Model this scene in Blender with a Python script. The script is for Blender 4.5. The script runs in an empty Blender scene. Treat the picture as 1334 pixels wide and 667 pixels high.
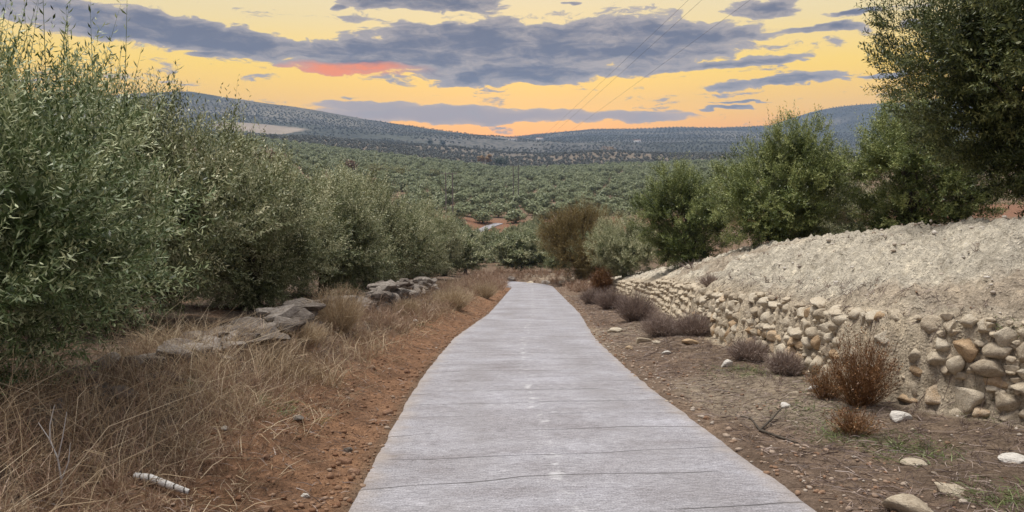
import bpy, bmesh, math
import numpy as np
from mathutils import Vector, Matrix

# ------------------------------------------------------------------ camera
S = bpy.context.scene
COL = S.collection
F, CX, CY = 963.0, 667.0, 333.5            # photograph: focal length and centre in its own pixels
PITCH = math.radians(7.01)
CP, SP = math.cos(PITCH), math.sin(PITCH)
EYE = 1.6
cam_d = bpy.data.cameras.new('camera')
cam_d.sensor_width = 36.0
cam_d.sensor_fit = 'HORIZONTAL'
cam_d.lens = 36.0 * F / 1334.0
cam_d.clip_start = 0.05
cam_d.clip_end = 20000
cam = bpy.data.objects.new('camera', cam_d)
COL.objects.link(cam)
cam.location = (0, 0, EYE)
cam.rotation_euler = (math.radians(90) - PITCH, 0, 0)
S.camera = cam
S.render.engine = 'CYCLES'
S.cycles.use_denoising = True
S.cycles.max_bounces = 6
S.cycles.diffuse_bounces = 2
S.cycles.transmission_bounces = 3
S.cycles.transparent_max_bounces = 4
S.cycles.volume_bounces = 0
S.view_settings.view_transform = 'Standard'
S.view_settings.look = 'None'
S.view_settings.gamma = 1.0
S.view_settings.exposure = 0.45
S.view_settings.use_curve_mapping = False


def ray(px, py):
    """direction (x/Y, z/Y) of a photograph pixel, per metre of depth Y"""
    t = (CY - py) / F
    zr = (t * CP - SP) / (CP + t * SP)
    return (px - CX) / F * (CP - zr * SP), zr


# ------------------------------------------------------------------ world: dusk sky
W = bpy.data.worlds.new('World')
S.world = W
W.use_nodes = True
W.cycles.sampling_method = 'MANUAL'
W.cycles.sample_map_resolution = 256
wt = W.node_tree
wt.nodes.clear()


class NT:
    """small helper to write node graphs as expressions"""
    def __init__(self, tree): self.t = tree

    def n(self, kind, **kw):
        nd = self.t.nodes.new(kind)
        for k, v in kw.items(): setattr(nd, k, v)
        return nd

    def put(self, sock, v):
        if hasattr(v, 'is_linked') or isinstance(v, bpy.types.NodeSocket): self.t.links.new(v, sock)
        else: sock.default_value = v

    def m(self, op, a, b=0.0, c=0.0, clamp=False):
        nd = self.n('ShaderNodeMath', operation=op, use_clamp=clamp)
        self.put(nd.inputs[0], a); self.put(nd.inputs[1], b); self.put(nd.inputs[2], c)
        return nd.outputs[0]

    def v(self, op, a, b=(0, 0, 0)):
        nd = self.n('ShaderNodeVectorMath', operation=op)
        self.put(nd.inputs[0], a)
        if op == 'SCALE': self.put(nd.inputs['Scale'], b)
        else: self.put(nd.inputs[1], b)
        return nd.outputs['Value'] if op in ('LENGTH', 'DOT_PRODUCT', 'DISTANCE') else nd.outputs[0]

    def comb(self, x, y, z=0.0):
        nd = self.n('ShaderNodeCombineXYZ')
        for s, q in zip(nd.inputs, (x, y, z)): self.put(s, q)
        return nd.outputs[0]

    def sep(self, v):
        nd = self.n('ShaderNodeSeparateXYZ'); self.put(nd.inputs[0], v)
        return nd.outputs

    def noise(self, vec, scale, detail=4.0, rough=0.55, dist=0.0, col=False, dim='3D'):
        nd = self.n('ShaderNodeTexNoise', noise_dimensions=dim)
        self.put(nd.inputs['Vector'], vec)
        nd.inputs['Scale'].default_value = scale
        nd.inputs['Detail'].default_value = detail
        nd.inputs['Roughness'].default_value = rough
        nd.inputs['Distortion'].default_value = dist
        return nd.outputs['Color'] if col else nd.outputs[0]

    def vor(self, vec, scale, feature='F1', out='Distance'):
        nd = self.n('ShaderNodeTexVoronoi', feature=feature)
        self.put(nd.inputs['Vector'], vec)
        nd.inputs['Scale'].default_value = scale
        return nd.outputs[out]

    def ss(self, x, a, b, lo=0.0, hi=1.0, kind='SMOOTHSTEP'):
        nd = self.n('ShaderNodeMapRange', interpolation_type=kind)
        nd.inputs[0].default_value = 0
        self.put(nd.inputs[0], x)
        for i, q in zip((1, 2, 3, 4), (a, b, lo, hi)): nd.inputs[i].default_value = q
        return nd.outputs[0]

    def mix(self, f, a, b, mode='MIX'):
        nd = self.n('ShaderNodeMix', data_type='RGBA', blend_type=mode)
        self.put(nd.inputs[0], f)
        for s, q in ((nd.inputs[6], a), (nd.inputs[7], b)):
            self.put(s, tuple(q) + (1.0,) if isinstance(q, (tuple, list)) and len(q) == 3 else q)
        return nd.outputs[2]

    def ramp(self, x, stops):
        nd = self.n('ShaderNodeValToRGB')
        cr = nd.color_ramp
        while len(cr.elements) < len(stops): cr.elements.new(0.5)
        for e, (p, c) in zip(cr.elements, stops):
            e.position = p
            e.color = tuple(c) + (1.0,) if len(c) == 3 else c
        self.put(nd.inputs[0], x)
        return nd.outputs[0]


g = NT(wt)
direc = g.v('NORMALIZE', g.n('ShaderNodeTexCoord').outputs['Generated'])
dx, dy, dz = g.sep(direc)
az = g.m('ARCTAN2', dx, dy)                       # 0 straight ahead, towards the sunset
el = g.m('ARCSINE', dz)
eld = g.m('MULTIPLY', el, 180 / math.pi)
front = g.m('MULTIPLY_ADD', g.m('COSINE', az), 0.5, 0.5)
e01 = g.m('DIVIDE', g.m('MAXIMUM', eld, 0.0), 90.0)
sunset = g.ramp(e01, [(0.0, (0.90, 0.22, 0.0)), (0.022, (0.98, 0.34, 0.0)), (0.045, (1.03, 0.53, 0.0)), (0.08, (0.95, 0.61, 0.03)),
                      (0.115, (0.76, 0.59, 0.25)), (0.16, (0.64, 0.57, 0.41)), (0.24, (0.50, 0.48, 0.45)), (0.45, (0.40, 0.42, 0.46)), (1.0, (0.34, 0.38, 0.45))])
away = g.ramp(e01, [(0.0, (0.28, 0.26, 0.29)), (0.12, (0.36, 0.32, 0.34)), (0.3, (0.36, 0.36, 0.40)), (1.0, (0.34, 0.38, 0.45))])
clear = g.mix(g.ss(front, 0.35, 0.92), away, sunset)
# physically based low-sun sky adds its own tint on top
nish = g.n('ShaderNodeTexSky', sky_type='NISHITA', sun_disc=False)
nish.sun_elevation = math.radians(2.0)
nish.sun_rotation = math.radians(0.0)
clear = g.mix(1.0, clear, g.v('SCALE', nish.outputs[0], 0.012), 'ADD')

# clouds: coverage lobes on the dome (azimuth, elevation) broken up by noise
ae = g.comb(az, el)
warp = g.v('SUBTRACT', g.noise(g.v('MULTIPLY', ae, (14, 40, 1)), 1.0, 3, 0.6, col=True, dim='2D'), (0.5, 0.5, 0.5))
aew = g.v('ADD', ae, g.v('MULTIPLY', warp, (0.055, 0.020, 0)))


def az_el(px, py):
    u, w = ray(px, py)
    return math.atan(u), math.atan2(w, math.hypot(1, u))


def lobe(px, py, rx, ry, tilt=0.0, k=1.0):
    a, e = az_el(px, py)
    a2, _ = az_el(px + rx, py); _, e2 = az_el(px, py - ry)
    mp = g.n('ShaderNodeMapping', vector_type='POINT')
    c, s = math.cos(tilt), math.sin(tilt)
    rel = g.v('SUBTRACT', aew, (a, e, 0))
    rx_, ry_ = max(a2 - a, 1e-4), max(e2 - e, 1e-4)
    q = g.comb(g.v('DOT_PRODUCT', rel, (c / rx_, s / rx_, 0)), g.v('DOT_PRODUCT', rel, (-s / ry_, c / ry_, 0)))
    wt.nodes.remove(mp)
    return g.ss(g.v('LENGTH', q), 0.35, 1.25, k, 0.0)


def union(lobes):
    o = lobe(*lobes[0])
    for l in lobes[1:]: o = g.m('MAXIMUM', o, lobe(*l))
    return o


dark_lobes = [(215, 40, 240, 25, -0.085, 1.05), (410, 66, 130, 20, 0.0, .9), (600, 62, 210, 40, 0.06, 1.0), (800, 55, 210, 40, 0.0, 1.05), (545, 2, 120, 15, 0.0, 1.0),
              (985, 16, 70, 11, 0.0, .95), (1065, 37, 75, 7, 0.0, .9), (930, 48, 110, 12, 0.03, .9), (720, 92, 250, 17, 0.03, .95), (1015, 105, 120, 8, 0.05, .9),
              (950, 82, 130, 7, 0.05, .8), (605, 101, 34, 4, 0, .9), (945, 141, 50, 3, 0, .8), (965, 134, 34, 2.5, 0, .8), (450, 85, 130, 12, 0, .9), (1165, 95, 50, 4, 0, .8),
              (745, 5, 10, 4, 0, .8), (440, 10, 14, 6, 0, .9), (1195, 30, 30, 5, 0, .6), (1110, 16, 50, 4, 0, .7), (275, 73, 34, 5, 0, .8)]
bank_lobes = [(600, 150, 235, 13, 0.0, 1.1), (790, 152, 130, 8, 0.0, .9), (480, 139, 90, 9, 0.0, .9)]
fine = g.noise(g.v('MULTIPLY', aew, (13, 52, 1)), 1.0, 8, 0.66, dim='2D')
broad = g.noise(g.v('MULTIPLY', ae, (3.0, 11, 1)), 1.0, 3, 0.5, dim='2D')
dens_d = g.m('ADD', union(dark_lobes), g.m('MULTIPLY_ADD', fine, 2.3, -1.34))
# the same broken cloud carries on round the rest of the sky
rest = g.m('MULTIPLY', g.ss(g.m('ABSOLUTE', az), 0.75, 1.0), g.ss(el, 0.06, 0.12))
up = g.ss(el, 0.24, 0.38)
cover_rest = g.m('MULTIPLY', g.m('MAXIMUM', rest, up), g.ss(broad, 0.5, 0.72, 0.0, 0.75))
dens_d = g.m('MAXIMUM', dens_d, g.m('ADD', cover_rest, g.m('MULTIPLY_ADD', fine, 1.3, -0.9)))
dens_b = g.m('ADD', union(bank_lobes), g.m('MULTIPLY_ADD', fine, 0.9, -0.72))
mask_d = g.ss(dens_d, 0.0, 0.24)
mask_b = g.ss(dens_b, 0.02, 0.28, 0.0, 0.93)
thick = g.ss(g.m('ADD', dens_d, g.m('MULTIPLY_ADD', broad, 0.5, -0.25)), 0.1, 1.0)
dark_c = g.mix(thick, (0.38, 0.325, 0.295), (0.112, 0.118, 0.160))
glow = g.m('MAXIMUM', lobe(450, 91, 105, 9, 0.0, 1.0), lobe(400, 93, 70, 5, 0.0, .7))
dark_c = g.mix(g.m('MULTIPLY', glow, g.ss(fine, .30, .62, .55, .95)), dark_c, (0.95, 0.22, 0.02))
bank_c = g.mix(g.ss(dens_b, 0.1, 0.9), (0.49, 0.38, 0.31), (0.305, 0.275, 0.295))
sky = g.mix(mask_b, clear, bank_c)
sky = g.mix(mask_d, sky, dark_c)
bg = g.n('ShaderNodeBackground')
g.put(bg.inputs[0], sky)
bg.inputs[1].default_value = 1.0
wt.links.new(bg.outputs[0], g.n('ShaderNodeOutputWorld').inputs[0])

# ------------------------------------------------------------------ soft sun lamp added nearly overhead for bright tree tops, not the sunset's light
sun_d = bpy.data.lights.new('sun', 'SUN')
sun_d.energy = 2.9
sun_d.angle = math.radians(28)
sun_d.color = (1.0, 0.95, 0.88)
sun = bpy.data.objects.new('sun', sun_d)
COL.objects.link(sun)
sun.rotation_euler = Vector((-.22, .16, .96)).to_track_quat('Z', 'Y').to_euler()


# ------------------------------------------------------------------ helpers
def rng(seed): return np.random.default_rng(seed)


def hash01(ix, iy, iz, seed):
    h = (ix.astype(np.int64) * 374761393 + iy.astype(np.int64) * 668265263 + iz.astype(np.int64) * 2147483647 + seed * 974634777) & 0xFFFFFFFF
    h = ((h ^ (h >> 13)) * 1274126177) & 0xFFFFFFFF
    h = ((h ^ (h >> 16)) * 2246822519) & 0xFFFFFFFF
    return ((h ^ (h >> 15)) & 0xFFFFFF) / float(0xFFFFFF)


def vnoise(x, y, z=None, seed=0):
    x = np.asarray(x, float); y = np.asarray(y, float)
    z = np.zeros_like(x) if z is None else np.asarray(z, float)
    x0, y0, z0 = np.floor(x), np.floor(y), np.floor(z)
    fx, fy, fz = x - x0, y - y0, z - z0
    fx, fy, fz = [q * q * (3 - 2 * q) for q in (fx, fy, fz)]
    flat = not np.any(fz)
    def h(a, b, c): return hash01(x0 + a, y0 + b, z0 + c, seed)
    lo = (h(0, 0, 0) * (1 - fx) + h(1, 0, 0) * fx) * (1 - fy) + (h(0, 1, 0) * (1 - fx) + h(1, 1, 0) * fx) * fy
    if flat: return lo * 2 - 1
    hi = (h(0, 0, 1) * (1 - fx) + h(1, 0, 1) * fx) * (1 - fy) + (h(0, 1, 1) * (1 - fx) + h(1, 1, 1) * fx) * fy
    return (lo * (1 - fz) + hi * fz) * 2 - 1


def fbm(x, y, octaves=4, seed=0, gain=0.5):
    s, a, t = 0, 1.0, 0
    for i in range(octaves):
        s = s + a * vnoise(x * 2 ** i + 17.3 * i, y * 2 ** i - 9.1 * i, None, seed + i); t += a; a *= gain
    return s / t


def sstep(x, a, b):
    t = np.clip((x - a) / (b - a), 0, 1)
    return t * t * (3 - 2 * t)


def nrm(v): return v / np.maximum(np.linalg.norm(v, axis=-1, keepdims=True), 1e-9)


def make_mesh(name, verts, faces, mats, attrs=None, smooth=False, mat_idx=None, loose=False):
    """faces: (n,k) int array, one face size"""
    verts = np.asarray(verts, np.float32); faces = np.asarray(faces, np.int32)
    me = bpy.data.meshes.new(name)
    n, k = faces.shape
    me.vertices.add(len(verts)); me.vertices.foreach_set('co', verts.ravel())
    me.loops.add(n * k); me.loops.foreach_set('vertex_index', faces.ravel())
    me.polygons.add(n)
    me.polygons.foreach_set('loop_start', np.arange(0, n * k, k, dtype=np.int32))
    me.polygons.foreach_set('loop_total', np.full(n, k, np.int32))
    if mat_idx is not None: me.polygons.foreach_set('material_index', np.asarray(mat_idx, np.int32))
    if smooth: me.polygons.foreach_set('use_smooth', np.ones(n, bool))
    for nm, (kind, dom, data) in (attrs or {}).items():
        a = me.attributes.new(nm, kind, dom)
        data = np.asarray(data, np.float32)
        if kind == 'FLOAT': a.data.foreach_set('value', data.ravel())
        elif kind == 'FLOAT_COLOR': a.data.foreach_set('color', data.ravel())
        else: a.data.foreach_set('vector', data.ravel())
    for m_ in (mats if isinstance(mats, (list, tuple)) else [mats]): me.materials.append(m_)
    me.update(calc_edges=True)
    me.validate()
    return me


def link(name, me, parent=None, loc=None, rz=None, scale=None):
    o = bpy.data.objects.new(name, me)
    COL.objects.link(o)
    if parent is not None: o.parent = parent
    if loc is not None: o.location = loc
    if rz is not None: o.rotation_euler = (0, 0, rz)
    if scale is not None: o.scale = (scale,) * 3 if np.isscalar(scale) else scale
    return o


def tag(o, label=None, cat=None, group=None, kind=None):
    for k, v in (('label', label), ('category', cat), ('group', group), ('kind', kind)):
        if v: o[k] = v
    return o


def copy_tree(o, parent=None):
    c = o.copy(); COL.objects.link(c); c.parent = parent
    for ch in list(o.children): copy_tree(ch, c)
    return c


class Geo:
    """collects quads; every quad carries a tint"""
    def __init__(self): self.v, self.f, self.t, self.n = [], [], [], 0
    def add(self, v, f, t):
        self.v.append(v); self.f.append(f + self.n); self.t.append(np.broadcast_to(t, (len(f),))); self.n += len(v)
    def mesh(self, name, mats, smooth=False):
        return make_mesh(name, np.concatenate(self.v), np.concatenate(self.f), mats,
                         {'tint': ('FLOAT', 'FACE', np.concatenate(self.t))}, smooth)


def frames(d):
    ref = np.where(np.abs(d[..., 2:3]) < 0.9, np.array([0, 0, 1.0]), np.array([1.0, 0, 0]))
    a = nrm(np.cross(d, ref)); b = np.cross(d, a)
    return a, b


def tube(geo, pts, radii, sides=6, tint=0.5):
    pts = np.asarray(pts, float); n = len(pts)
    d = nrm(np.gradient(pts, axis=0))
    a, b = frames(d)
    ang = np.linspace(0, 2 * np.pi, sides, endpoint=False)
    ring = pts[:, None] + (a[:, None] * np.cos(ang)[None, :, None] + b[:, None] * np.sin(ang)[None, :, None]) * np.asarray(radii)[:, None, None]
    i = np.arange(n - 1)[:, None] * sides; j = np.arange(sides)[None]; j2 = (j + 1) % sides
    f = np.stack([i + j, i + j2, i + sides + j2, i + sides + j], -1).reshape(-1, 4)
    geo.add(ring.reshape(-1, 3), f, tint)


def ribbons(geo, p0, p1, p2, w, r, tint):
    """thin two-quad strips through three points each (a blade, a stalk, a twig)"""
    n = len(p0)
    d = nrm(p2 - p0); a, b = frames(d)
    ph = r.uniform(0, 2 * np.pi, (n, 1))
    s = a * np.cos(ph) + b * np.sin(ph)
    w = np.broadcast_to(w, (n,))[:, None]
    v = np.stack([p0 - s * w, p0 + s * w, p1 + s * w * .8, p1 - s * w * .8, p2 + s * w * .25, p2 - s * w * .25], 1)
    k = np.arange(n)[:, None] * 6
    f = np.concatenate([k + np.array([0, 1, 2, 3]), k + np.array([3, 2, 4, 5])])
    t = np.broadcast_to(tint, (n,))
    geo.add(v.reshape(-1, 3), f, np.concatenate([t, t]))


def leafy(geo, base, d, length, n_per, L, Wd, r, curve=0.15, spread=0.85, tint=(0.5, 0.25), stem_w=0.003):
    """shoots with leaves set in pairs along them"""
    N = len(base)
    t = np.linspace(0.1, 1.0, n_per)
    a, b = frames(d)
    lt = length[:, None] * t[None]
    P = base[:, None] + d[:, None] * lt[..., None]
    P[..., 2] += curve * lt * t[None]
    ph = r.uniform(0, 6.28, (N, 1)) + (np.arange(n_per) // 2 * 1.57 + np.arange(n_per) % 2 * 3.14)[None] + r.normal(0, .25, (N, n_per))
    out = a[:, None] * np.cos(ph)[..., None] + b[:, None] * np.sin(ph)[..., None]
    ld = nrm(d[:, None] * r.uniform(.35, 1.0, (N, n_per, 1)) + out * spread + r.normal(0, .18, (N, n_per, 3)))
    sd = nrm(np.cross(ld, np.array([0, 0, 1.0]) + d[:, None] * .35 + r.normal(0, .42, (N, n_per, 3))))
    Ls = L * r.uniform(.65, 1.2, (N, n_per, 1)); Ws = Wd * r.uniform(.75, 1.2, (N, n_per, 1)) * .5
    nn = np.cross(ld, sd)
    mid = P + ld * Ls * .45
    v = np.stack([P, mid + sd * Ws + nn * Ls * .03, P + ld * Ls - nn * Ls * .06, mid - sd * Ws + nn * Ls * .03], 2)
    n = N * n_per
    f = np.arange(n * 4).reshape(n, 4)
    tt = np.clip(tint[0] + r.normal(0, tint[1], (N, 1)) + r.normal(0, .14, (N, n_per)), 0, 1)
    geo.add(v.reshape(-1, 3), f, tt.ravel())
    if stem_w:
        pm = base + d * (length * .5)[:, None]; pm[:, 2] += curve * length * .25
        pe = base + d * length[:, None]; pe[:, 2] += curve * length
        ribbons(geo, base, pm, pe, stem_w, r, .45)


# ------------------------------------------------------------------ materials
def new_mat(name):
    m_ = bpy.data.materials.new(name); m_.use_nodes = True
    m_.node_tree.nodes.clear()
    return m_, NT(m_.node_tree)


def finish(h, color, rough=0.9, bump=None, strength=0.5, dist=0.02, spec=0.2, trans=None, tcol=None):
    b = h.n('ShaderNodeBsdfPrincipled')
    h.put(b.inputs['Base Color'], color if not isinstance(color, tuple) else color + (1,))
    h.put(b.inputs['Roughness'], rough)
    b.inputs['Specular IOR Level'].default_value = spec
    if bump is not None:
        bp = h.n('ShaderNodeBump'); bp.inputs['Strength'].default_value = strength; bp.inputs['Distance'].default_value = dist
        h.put(bp.inputs['Height'], bump); h.t.links.new(bp.outputs[0], b.inputs['Normal'])
    out = h.n('ShaderNodeOutputMaterial')
    if trans:
        tr = h.n('ShaderNodeBsdfTranslucent'); h.put(tr.inputs[0], tcol if tcol is not None else color)
        mx = h.n('ShaderNodeMixShader'); mx.inputs[0].default_value = trans
        h.t.links.new(b.outputs[0], mx.inputs[1]); h.t.links.new(tr.outputs[0], mx.inputs[2])
        h.t.links.new(mx.outputs[0], out.inputs[0])
    else:
        h.t.links.new(b.outputs[0], out.inputs[0])


def attr(h, name, out='Fac'):
    nd = h.n('ShaderNodeAttribute'); nd.attribute_name = name
    return nd.outputs[out]


def leaf_mat(name, c0, c1, c2, trans=0.10, rough=0.45, spec=0.35):
    m_, h = new_mat(name)
    oi = h.n('ShaderNodeObjectInfo').outputs['Random']
    t = h.m('ADD', attr(h, 'tint'), h.m('MULTIPLY_ADD', oi, .16, -.08))
    c = h.ramp(t, [(0.0, c0), (0.5, c1), (1.0, c2)])
    finish(h, c, rough, spec=spec, trans=trans)
    return m_


M = {}
M['olive'] = leaf_mat('olive_leaf', (.022, .034, .012), (.190, .215, .092), (.70, .67, .43))
M['olive_near'] = leaf_mat('olive_leaf_near', (.016, .032, .010), (.115, .165, .058), (.54, .57, .33))
M['olive_green'] = leaf_mat('olive_leaf_green', (.018, .030, .008), (.125, .165, .042), (.44, .47, .18))
M['olive_far'] = leaf_mat('olive_leaf_far', (.045, .062, .026), (.215, .245, .115), (.44, .46, .26))
M['broom'] = leaf_mat('brown_bush_leaf', (.085, .065, .022), (.20, .148, .052), (.36, .28, .115))
M['rust'] = leaf_mat('rust_leaf', (.085, .04, .018), (.19, .090, .036), (.33, .19, .08))
M['mauve'] = leaf_mat('dead_weed', (.090, .064, .054), (.25, .185, .155), (.44, .35, .295), trans=.1)
M['weed'] = leaf_mat('brown_weed', (.11, .066, .044), (.35, .225, .150), (.58, .44, .32), trans=.1)
M['straw'] = leaf_mat('dry_grass', (.17, .118, .072), (.46, .345, .22), (.74, .62, .44), trans=.15, rough=.7)
M['green'] = leaf_mat('green_grass', (.07, .08, .03), (.13, .17, .05), (.25, .28, .11))
M['yellow'] = leaf_mat('yellow_scrub', (.10, .09, .02), (.20, .18, .05), (.32, .28, .10))
M['autumn'] = leaf_mat('autumn_leaf', (.20, .10, .03), (.34, .20, .07), (.45, .32, .13))
M['redleaf'] = leaf_mat('red_brown_leaf', (.08, .03, .015), (.16, .065, .03), (.24, .12, .06))
M['olive_dark'] = leaf_mat('olive_leaf_dark', (.012, .018, .006), (.075, .098, .028), (.28, .29, .11))
M['hill'] = leaf_mat('hill_olive_leaf', (.055, .062, .052), (.125, .132, .108), (.25, .255, .205))
M['dark'] = leaf_mat('dark_leaf', (.015, .028, .014), (.03, .05, .022), (.06, .09, .04))

m_, h = new_mat('bark')
P_ = h.n('ShaderNodeTexCoord').outputs['Object']
nz = h.noise(h.v('MULTIPLY', P_, (14, 14, 3)), 1.0, 6, .65)
finish(h, h.ramp(nz, [(0.25, (.035, .028, .022)), (.55, (.10, .083, .066)), (.8, (.19, .17, .14))]), .95, nz, .8, .03)
M['bark'] = m_

m_, h = new_mat('ground_soil')
P_ = h.n('ShaderNodeNewGeometry').outputs['Position']
base = attr(h, 'Col', 'Color')
n1 = h.noise(P_, 1.3, 8, .65); n2 = h.noise(P_, 9.0, 8, .7); n3 = h.noise(P_, 55.0, 5, .7)
vo = h.vor(P_, 24.0)
c = h.mix(1.0, base, h.ramp(n2, [(.3, (.55, .53, .50)), (.5, (.95, .95, .95)), (.72, (1.42, 1.40, 1.36))]), 'MULTIPLY')
c = h.mix(1.0, c, h.ramp(n1, [(.3, (.72, .70, .68)), (.5, (1, 1, 1)), (.7, (1.25, 1.23, 1.18))]), 'MULTIPLY')
c = h.mix(1.0, c, h.ramp(n3, [(.35, (.66, .64, .62)), (.55, (1, 1, 1)), (.7, (1.3, 1.3, 1.28))]), 'MULTIPLY')
far = h.ss(h.v('LENGTH', P_), 900, 1700)
dots = h.ss(h.vor(h.v('MULTIPLY', P_, (1, 1, 0)), .095), .25, .55)
farc = h.mix(h.m('MAXIMUM', dots, attr(h, 'bare')), (.045, .052, .046), base)
farc = h.mix(1.0, farc, h.ramp(h.noise(P_, .006, 6, .6), [(.3, (.7, .7, .7)), (.7, (1.3, 1.27, 1.2))]), 'MULTIPLY')
c = h.mix(far, c, farc)
bm_ = h.m('ADD', h.m('MULTIPLY', n2, 1.0), h.m('MULTIPLY_ADD', n3, .35, h.m('MULTIPLY', h.ss(vo, .0, .5), -.35)))
finish(h, c, .97, bm_, 1.0, .07, spec=.1)
M['ground'] = m_

m_, h = new_mat('concrete')
uv = attr(h, 'rc', 'Vector')                      # (across, along) in metres
u_, v_, _ = h.sep(uv)
spk = h.noise(uv, 70.0, 4, .75)
s1 = h.noise(h.comb(h.m('MULTIPLY', u_, 10.0), h.m('MULTIPLY', v_, 44.0)), 1.0, 9, .74, .3)
s2 = h.noise(h.comb(h.m('MULTIPLY', u_, 1.3), h.m('MULTIPLY', v_, 4.0)), 1.0, 5, .6, .3)
s3 = h.noise(h.comb(h.m('MULTIPLY', u_, 12.0), h.m('MULTIPLY', v_, 80.0)), 1.0, 4, .65)
pt = h.noise(uv, .8, 6, .6)
c = h.ramp(s1, [(.32, (.205, .20, .212)), (.46, (.335, .328, .352)), (.56, (.385, .377, .405)), (.70, (.54, .532, .565))])
c = h.mix(1.0, c, h.ramp(s2, [(.3, (.82, .80, .79)), (.52, (1, 1, 1)), (.7, (1.14, 1.14, 1.14))]), 'MULTIPLY')
c = h.mix(1.0, c, h.ramp(pt, [(.3, (.78, .75, .73)), (.5, (.97, .96, .95)), (.65, (1.08, 1.08, 1.09))]), 'MULTIPLY')
c = h.mix(1.0, c, h.ramp(spk, [(.34, (.55, .54, .54)), (.5, (1, 1, 1)), (.66, (1.4, 1.4, 1.4))]), 'MULTIPLY')
c = h.mix(1.0, c, h.ramp(s3, [(.36, (.70, .69, .69)), (.5, (1, 1, 1)), (.64, (1.18, 1.18, 1.18))]), 'MULTIPLY')
pits = h.ss(h.vor(h.v('MULTIPLY', uv, (1, 1.4, 1)), 26.0), .08, .17)
pitm = h.m('MULTIPLY', h.m('SUBTRACT', 1.0, pits), h.ss(h.noise(uv, 1.4, 3, .5), .42, .56))
c = h.mix(h.m('MULTIPLY', pitm, .6), c, (.20, .19, .19))
trk = h.m('MULTIPLY', h.ss(h.m('ABSOLUTE', h.m('SUBTRACT', h.m('ABSOLUTE', u_), .78)), .08, .34, 1.0, 0.0), h.ss(h.noise(h.comb(h.m('MULTIPLY', u_, 2.0), h.m('MULTIPLY', v_, .35)), 1.0, 4, .6), .3, .7, .05, .30))
c = h.mix(trk, c, (.25, .235, .235))
sl = h.m('MULTIPLY', h.ss(h.m('ABSOLUTE', h.m('ADD', u_, h.m('MULTIPLY_ADD', h.noise(uv, 1.2, 3, .5), .3, -.1))), .02, .10, 1.0, 0.0), h.ss(h.noise(uv, 6.0, 4, .6), .52, .66, 0.0, .7))
c = h.mix(sl, c, (.62, .61, .62))
# drag lines left by the finishing rake: slanted, broken, uneven spacing
lv = h.m('ADD', v_, h.m('ADD', h.m('MULTIPLY', u_, -.07), h.m('MULTIPLY', h.noise(h.comb(h.m('MULTIPLY', u_, .3), h.m('MULTIPLY', v_, .8)), 1.0, 3, .45), .8)))
lf = h.m('ABSOLUTE', h.m('SUBTRACT', h.m('FRACT', h.m('DIVIDE', lv, .74)), .5))
ln = h.m('MULTIPLY', h.ss(lf, .004, .012, 1.0, 0.0), h.ss(h.noise(h.comb(h.m('MULTIPLY', u_, .8), h.m('MULTIPLY', v_, 1.2)), 1.0, 3, .5), .43, .5))
c = h.mix(h.m('MULTIPLY', ln, .85), c, (.10, .095, .095))
dust = h.m('MULTIPLY', h.ss(h.m('ADD', h.m('ABSOLUTE', u_), h.m('MULTIPLY_ADD', h.noise(uv, 3.0, 5, .6), .5, -.25)), 1.26, 1.60), .6)
c = h.mix(dust, c, (.40, .33, .27))
hb = h.m('ADD', h.m('MULTIPLY', s1, .7), h.m('ADD', h.m('MULTIPLY', s3, .35), h.m('ADD', h.m('MULTIPLY', pitm, -.5), h.m('MULTIPLY', ln, -1.2))))
finish(h, c, .86, hb, .9, .016, spec=.3)
M['concrete'] = m_


def stone_mat(name, c0, c1, c2, sc=6.0):
    m_, h = new_mat(name)
    P_ = h.n('ShaderNodeTexCoord').outputs['Object']
    oi = h.n('ShaderNodeObjectInfo').outputs['Random']
    off = h.v('ADD', P_, h.comb(h.m('MULTIPLY', oi, 31.0), h.m('MULTIPLY', oi, 17.0), 0.0))
    a_ = h.noise(off, sc * .35, 6, .62); b_ = h.noise(off, sc * 1.6, 6, .7)
    c = h.ramp(h.m('ADD', h.m('MULTIPLY', a_, .8), h.m('MULTIPLY_ADD', oi, .3, -.05)), [(.25, c0), (.5, c1), (.78, c2)])
    c = h.mix(1.0, c, h.ramp(b_, [(.3, (.6, .58, .55)), (.5, (1, 1, 1)), (.7, (1.3, 1.3, 1.28))]), 'MULTIPLY')
    finish(h, c, .95, h.m('ADD', a_, h.m('MULTIPLY', b_, .5)), .7, .04, spec=.15)
    return m_


M['st_grey'] = stone_mat('grey_limestone', (.075, .060, .050), (.20, .17, .145), (.42, .38, .34), 16)
M['st_tan'] = stone_mat('tan_mud_coated_stone', (.37, .30, .22), (.55, .47, .355), (.66, .59, .475), 14)
M['st_ochre'] = stone_mat('ochre_stone', (.38, .26, .155), (.53, .39, .25), (.63, .52, .39), 12)
M['st_white'] = stone_mat('white_stone', (.45, .42, .38), (.62, .58, .52), (.74, .70, .64))
M['st_red'] = stone_mat('red_stained_stone', (.16, .085, .05), (.29, .17, .11), (.40, .28, .2))

# ------------------------------------------------------------------ terrain
_ty = np.arange(-300, 5200, 1.0)
_tz = np.interp(_ty, [-300, -80, 0, 50, 65, 100, 150, 194, 206, 345, 700, 1000, 1500, 2500, 5200],
                [39.3, 10.5, 0, -6.55, -8.5, -11.4, -14.0, -15.9, -14.5, -10.5, -3.8, 7, 18, 36, 60])
_k = np.ones(9) / 9
_tzs = np.convolve(np.pad(_tz, 4, mode='edge'), _k, 'valid')


def prof(y): return np.interp(y, _ty, _tzs)


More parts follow.
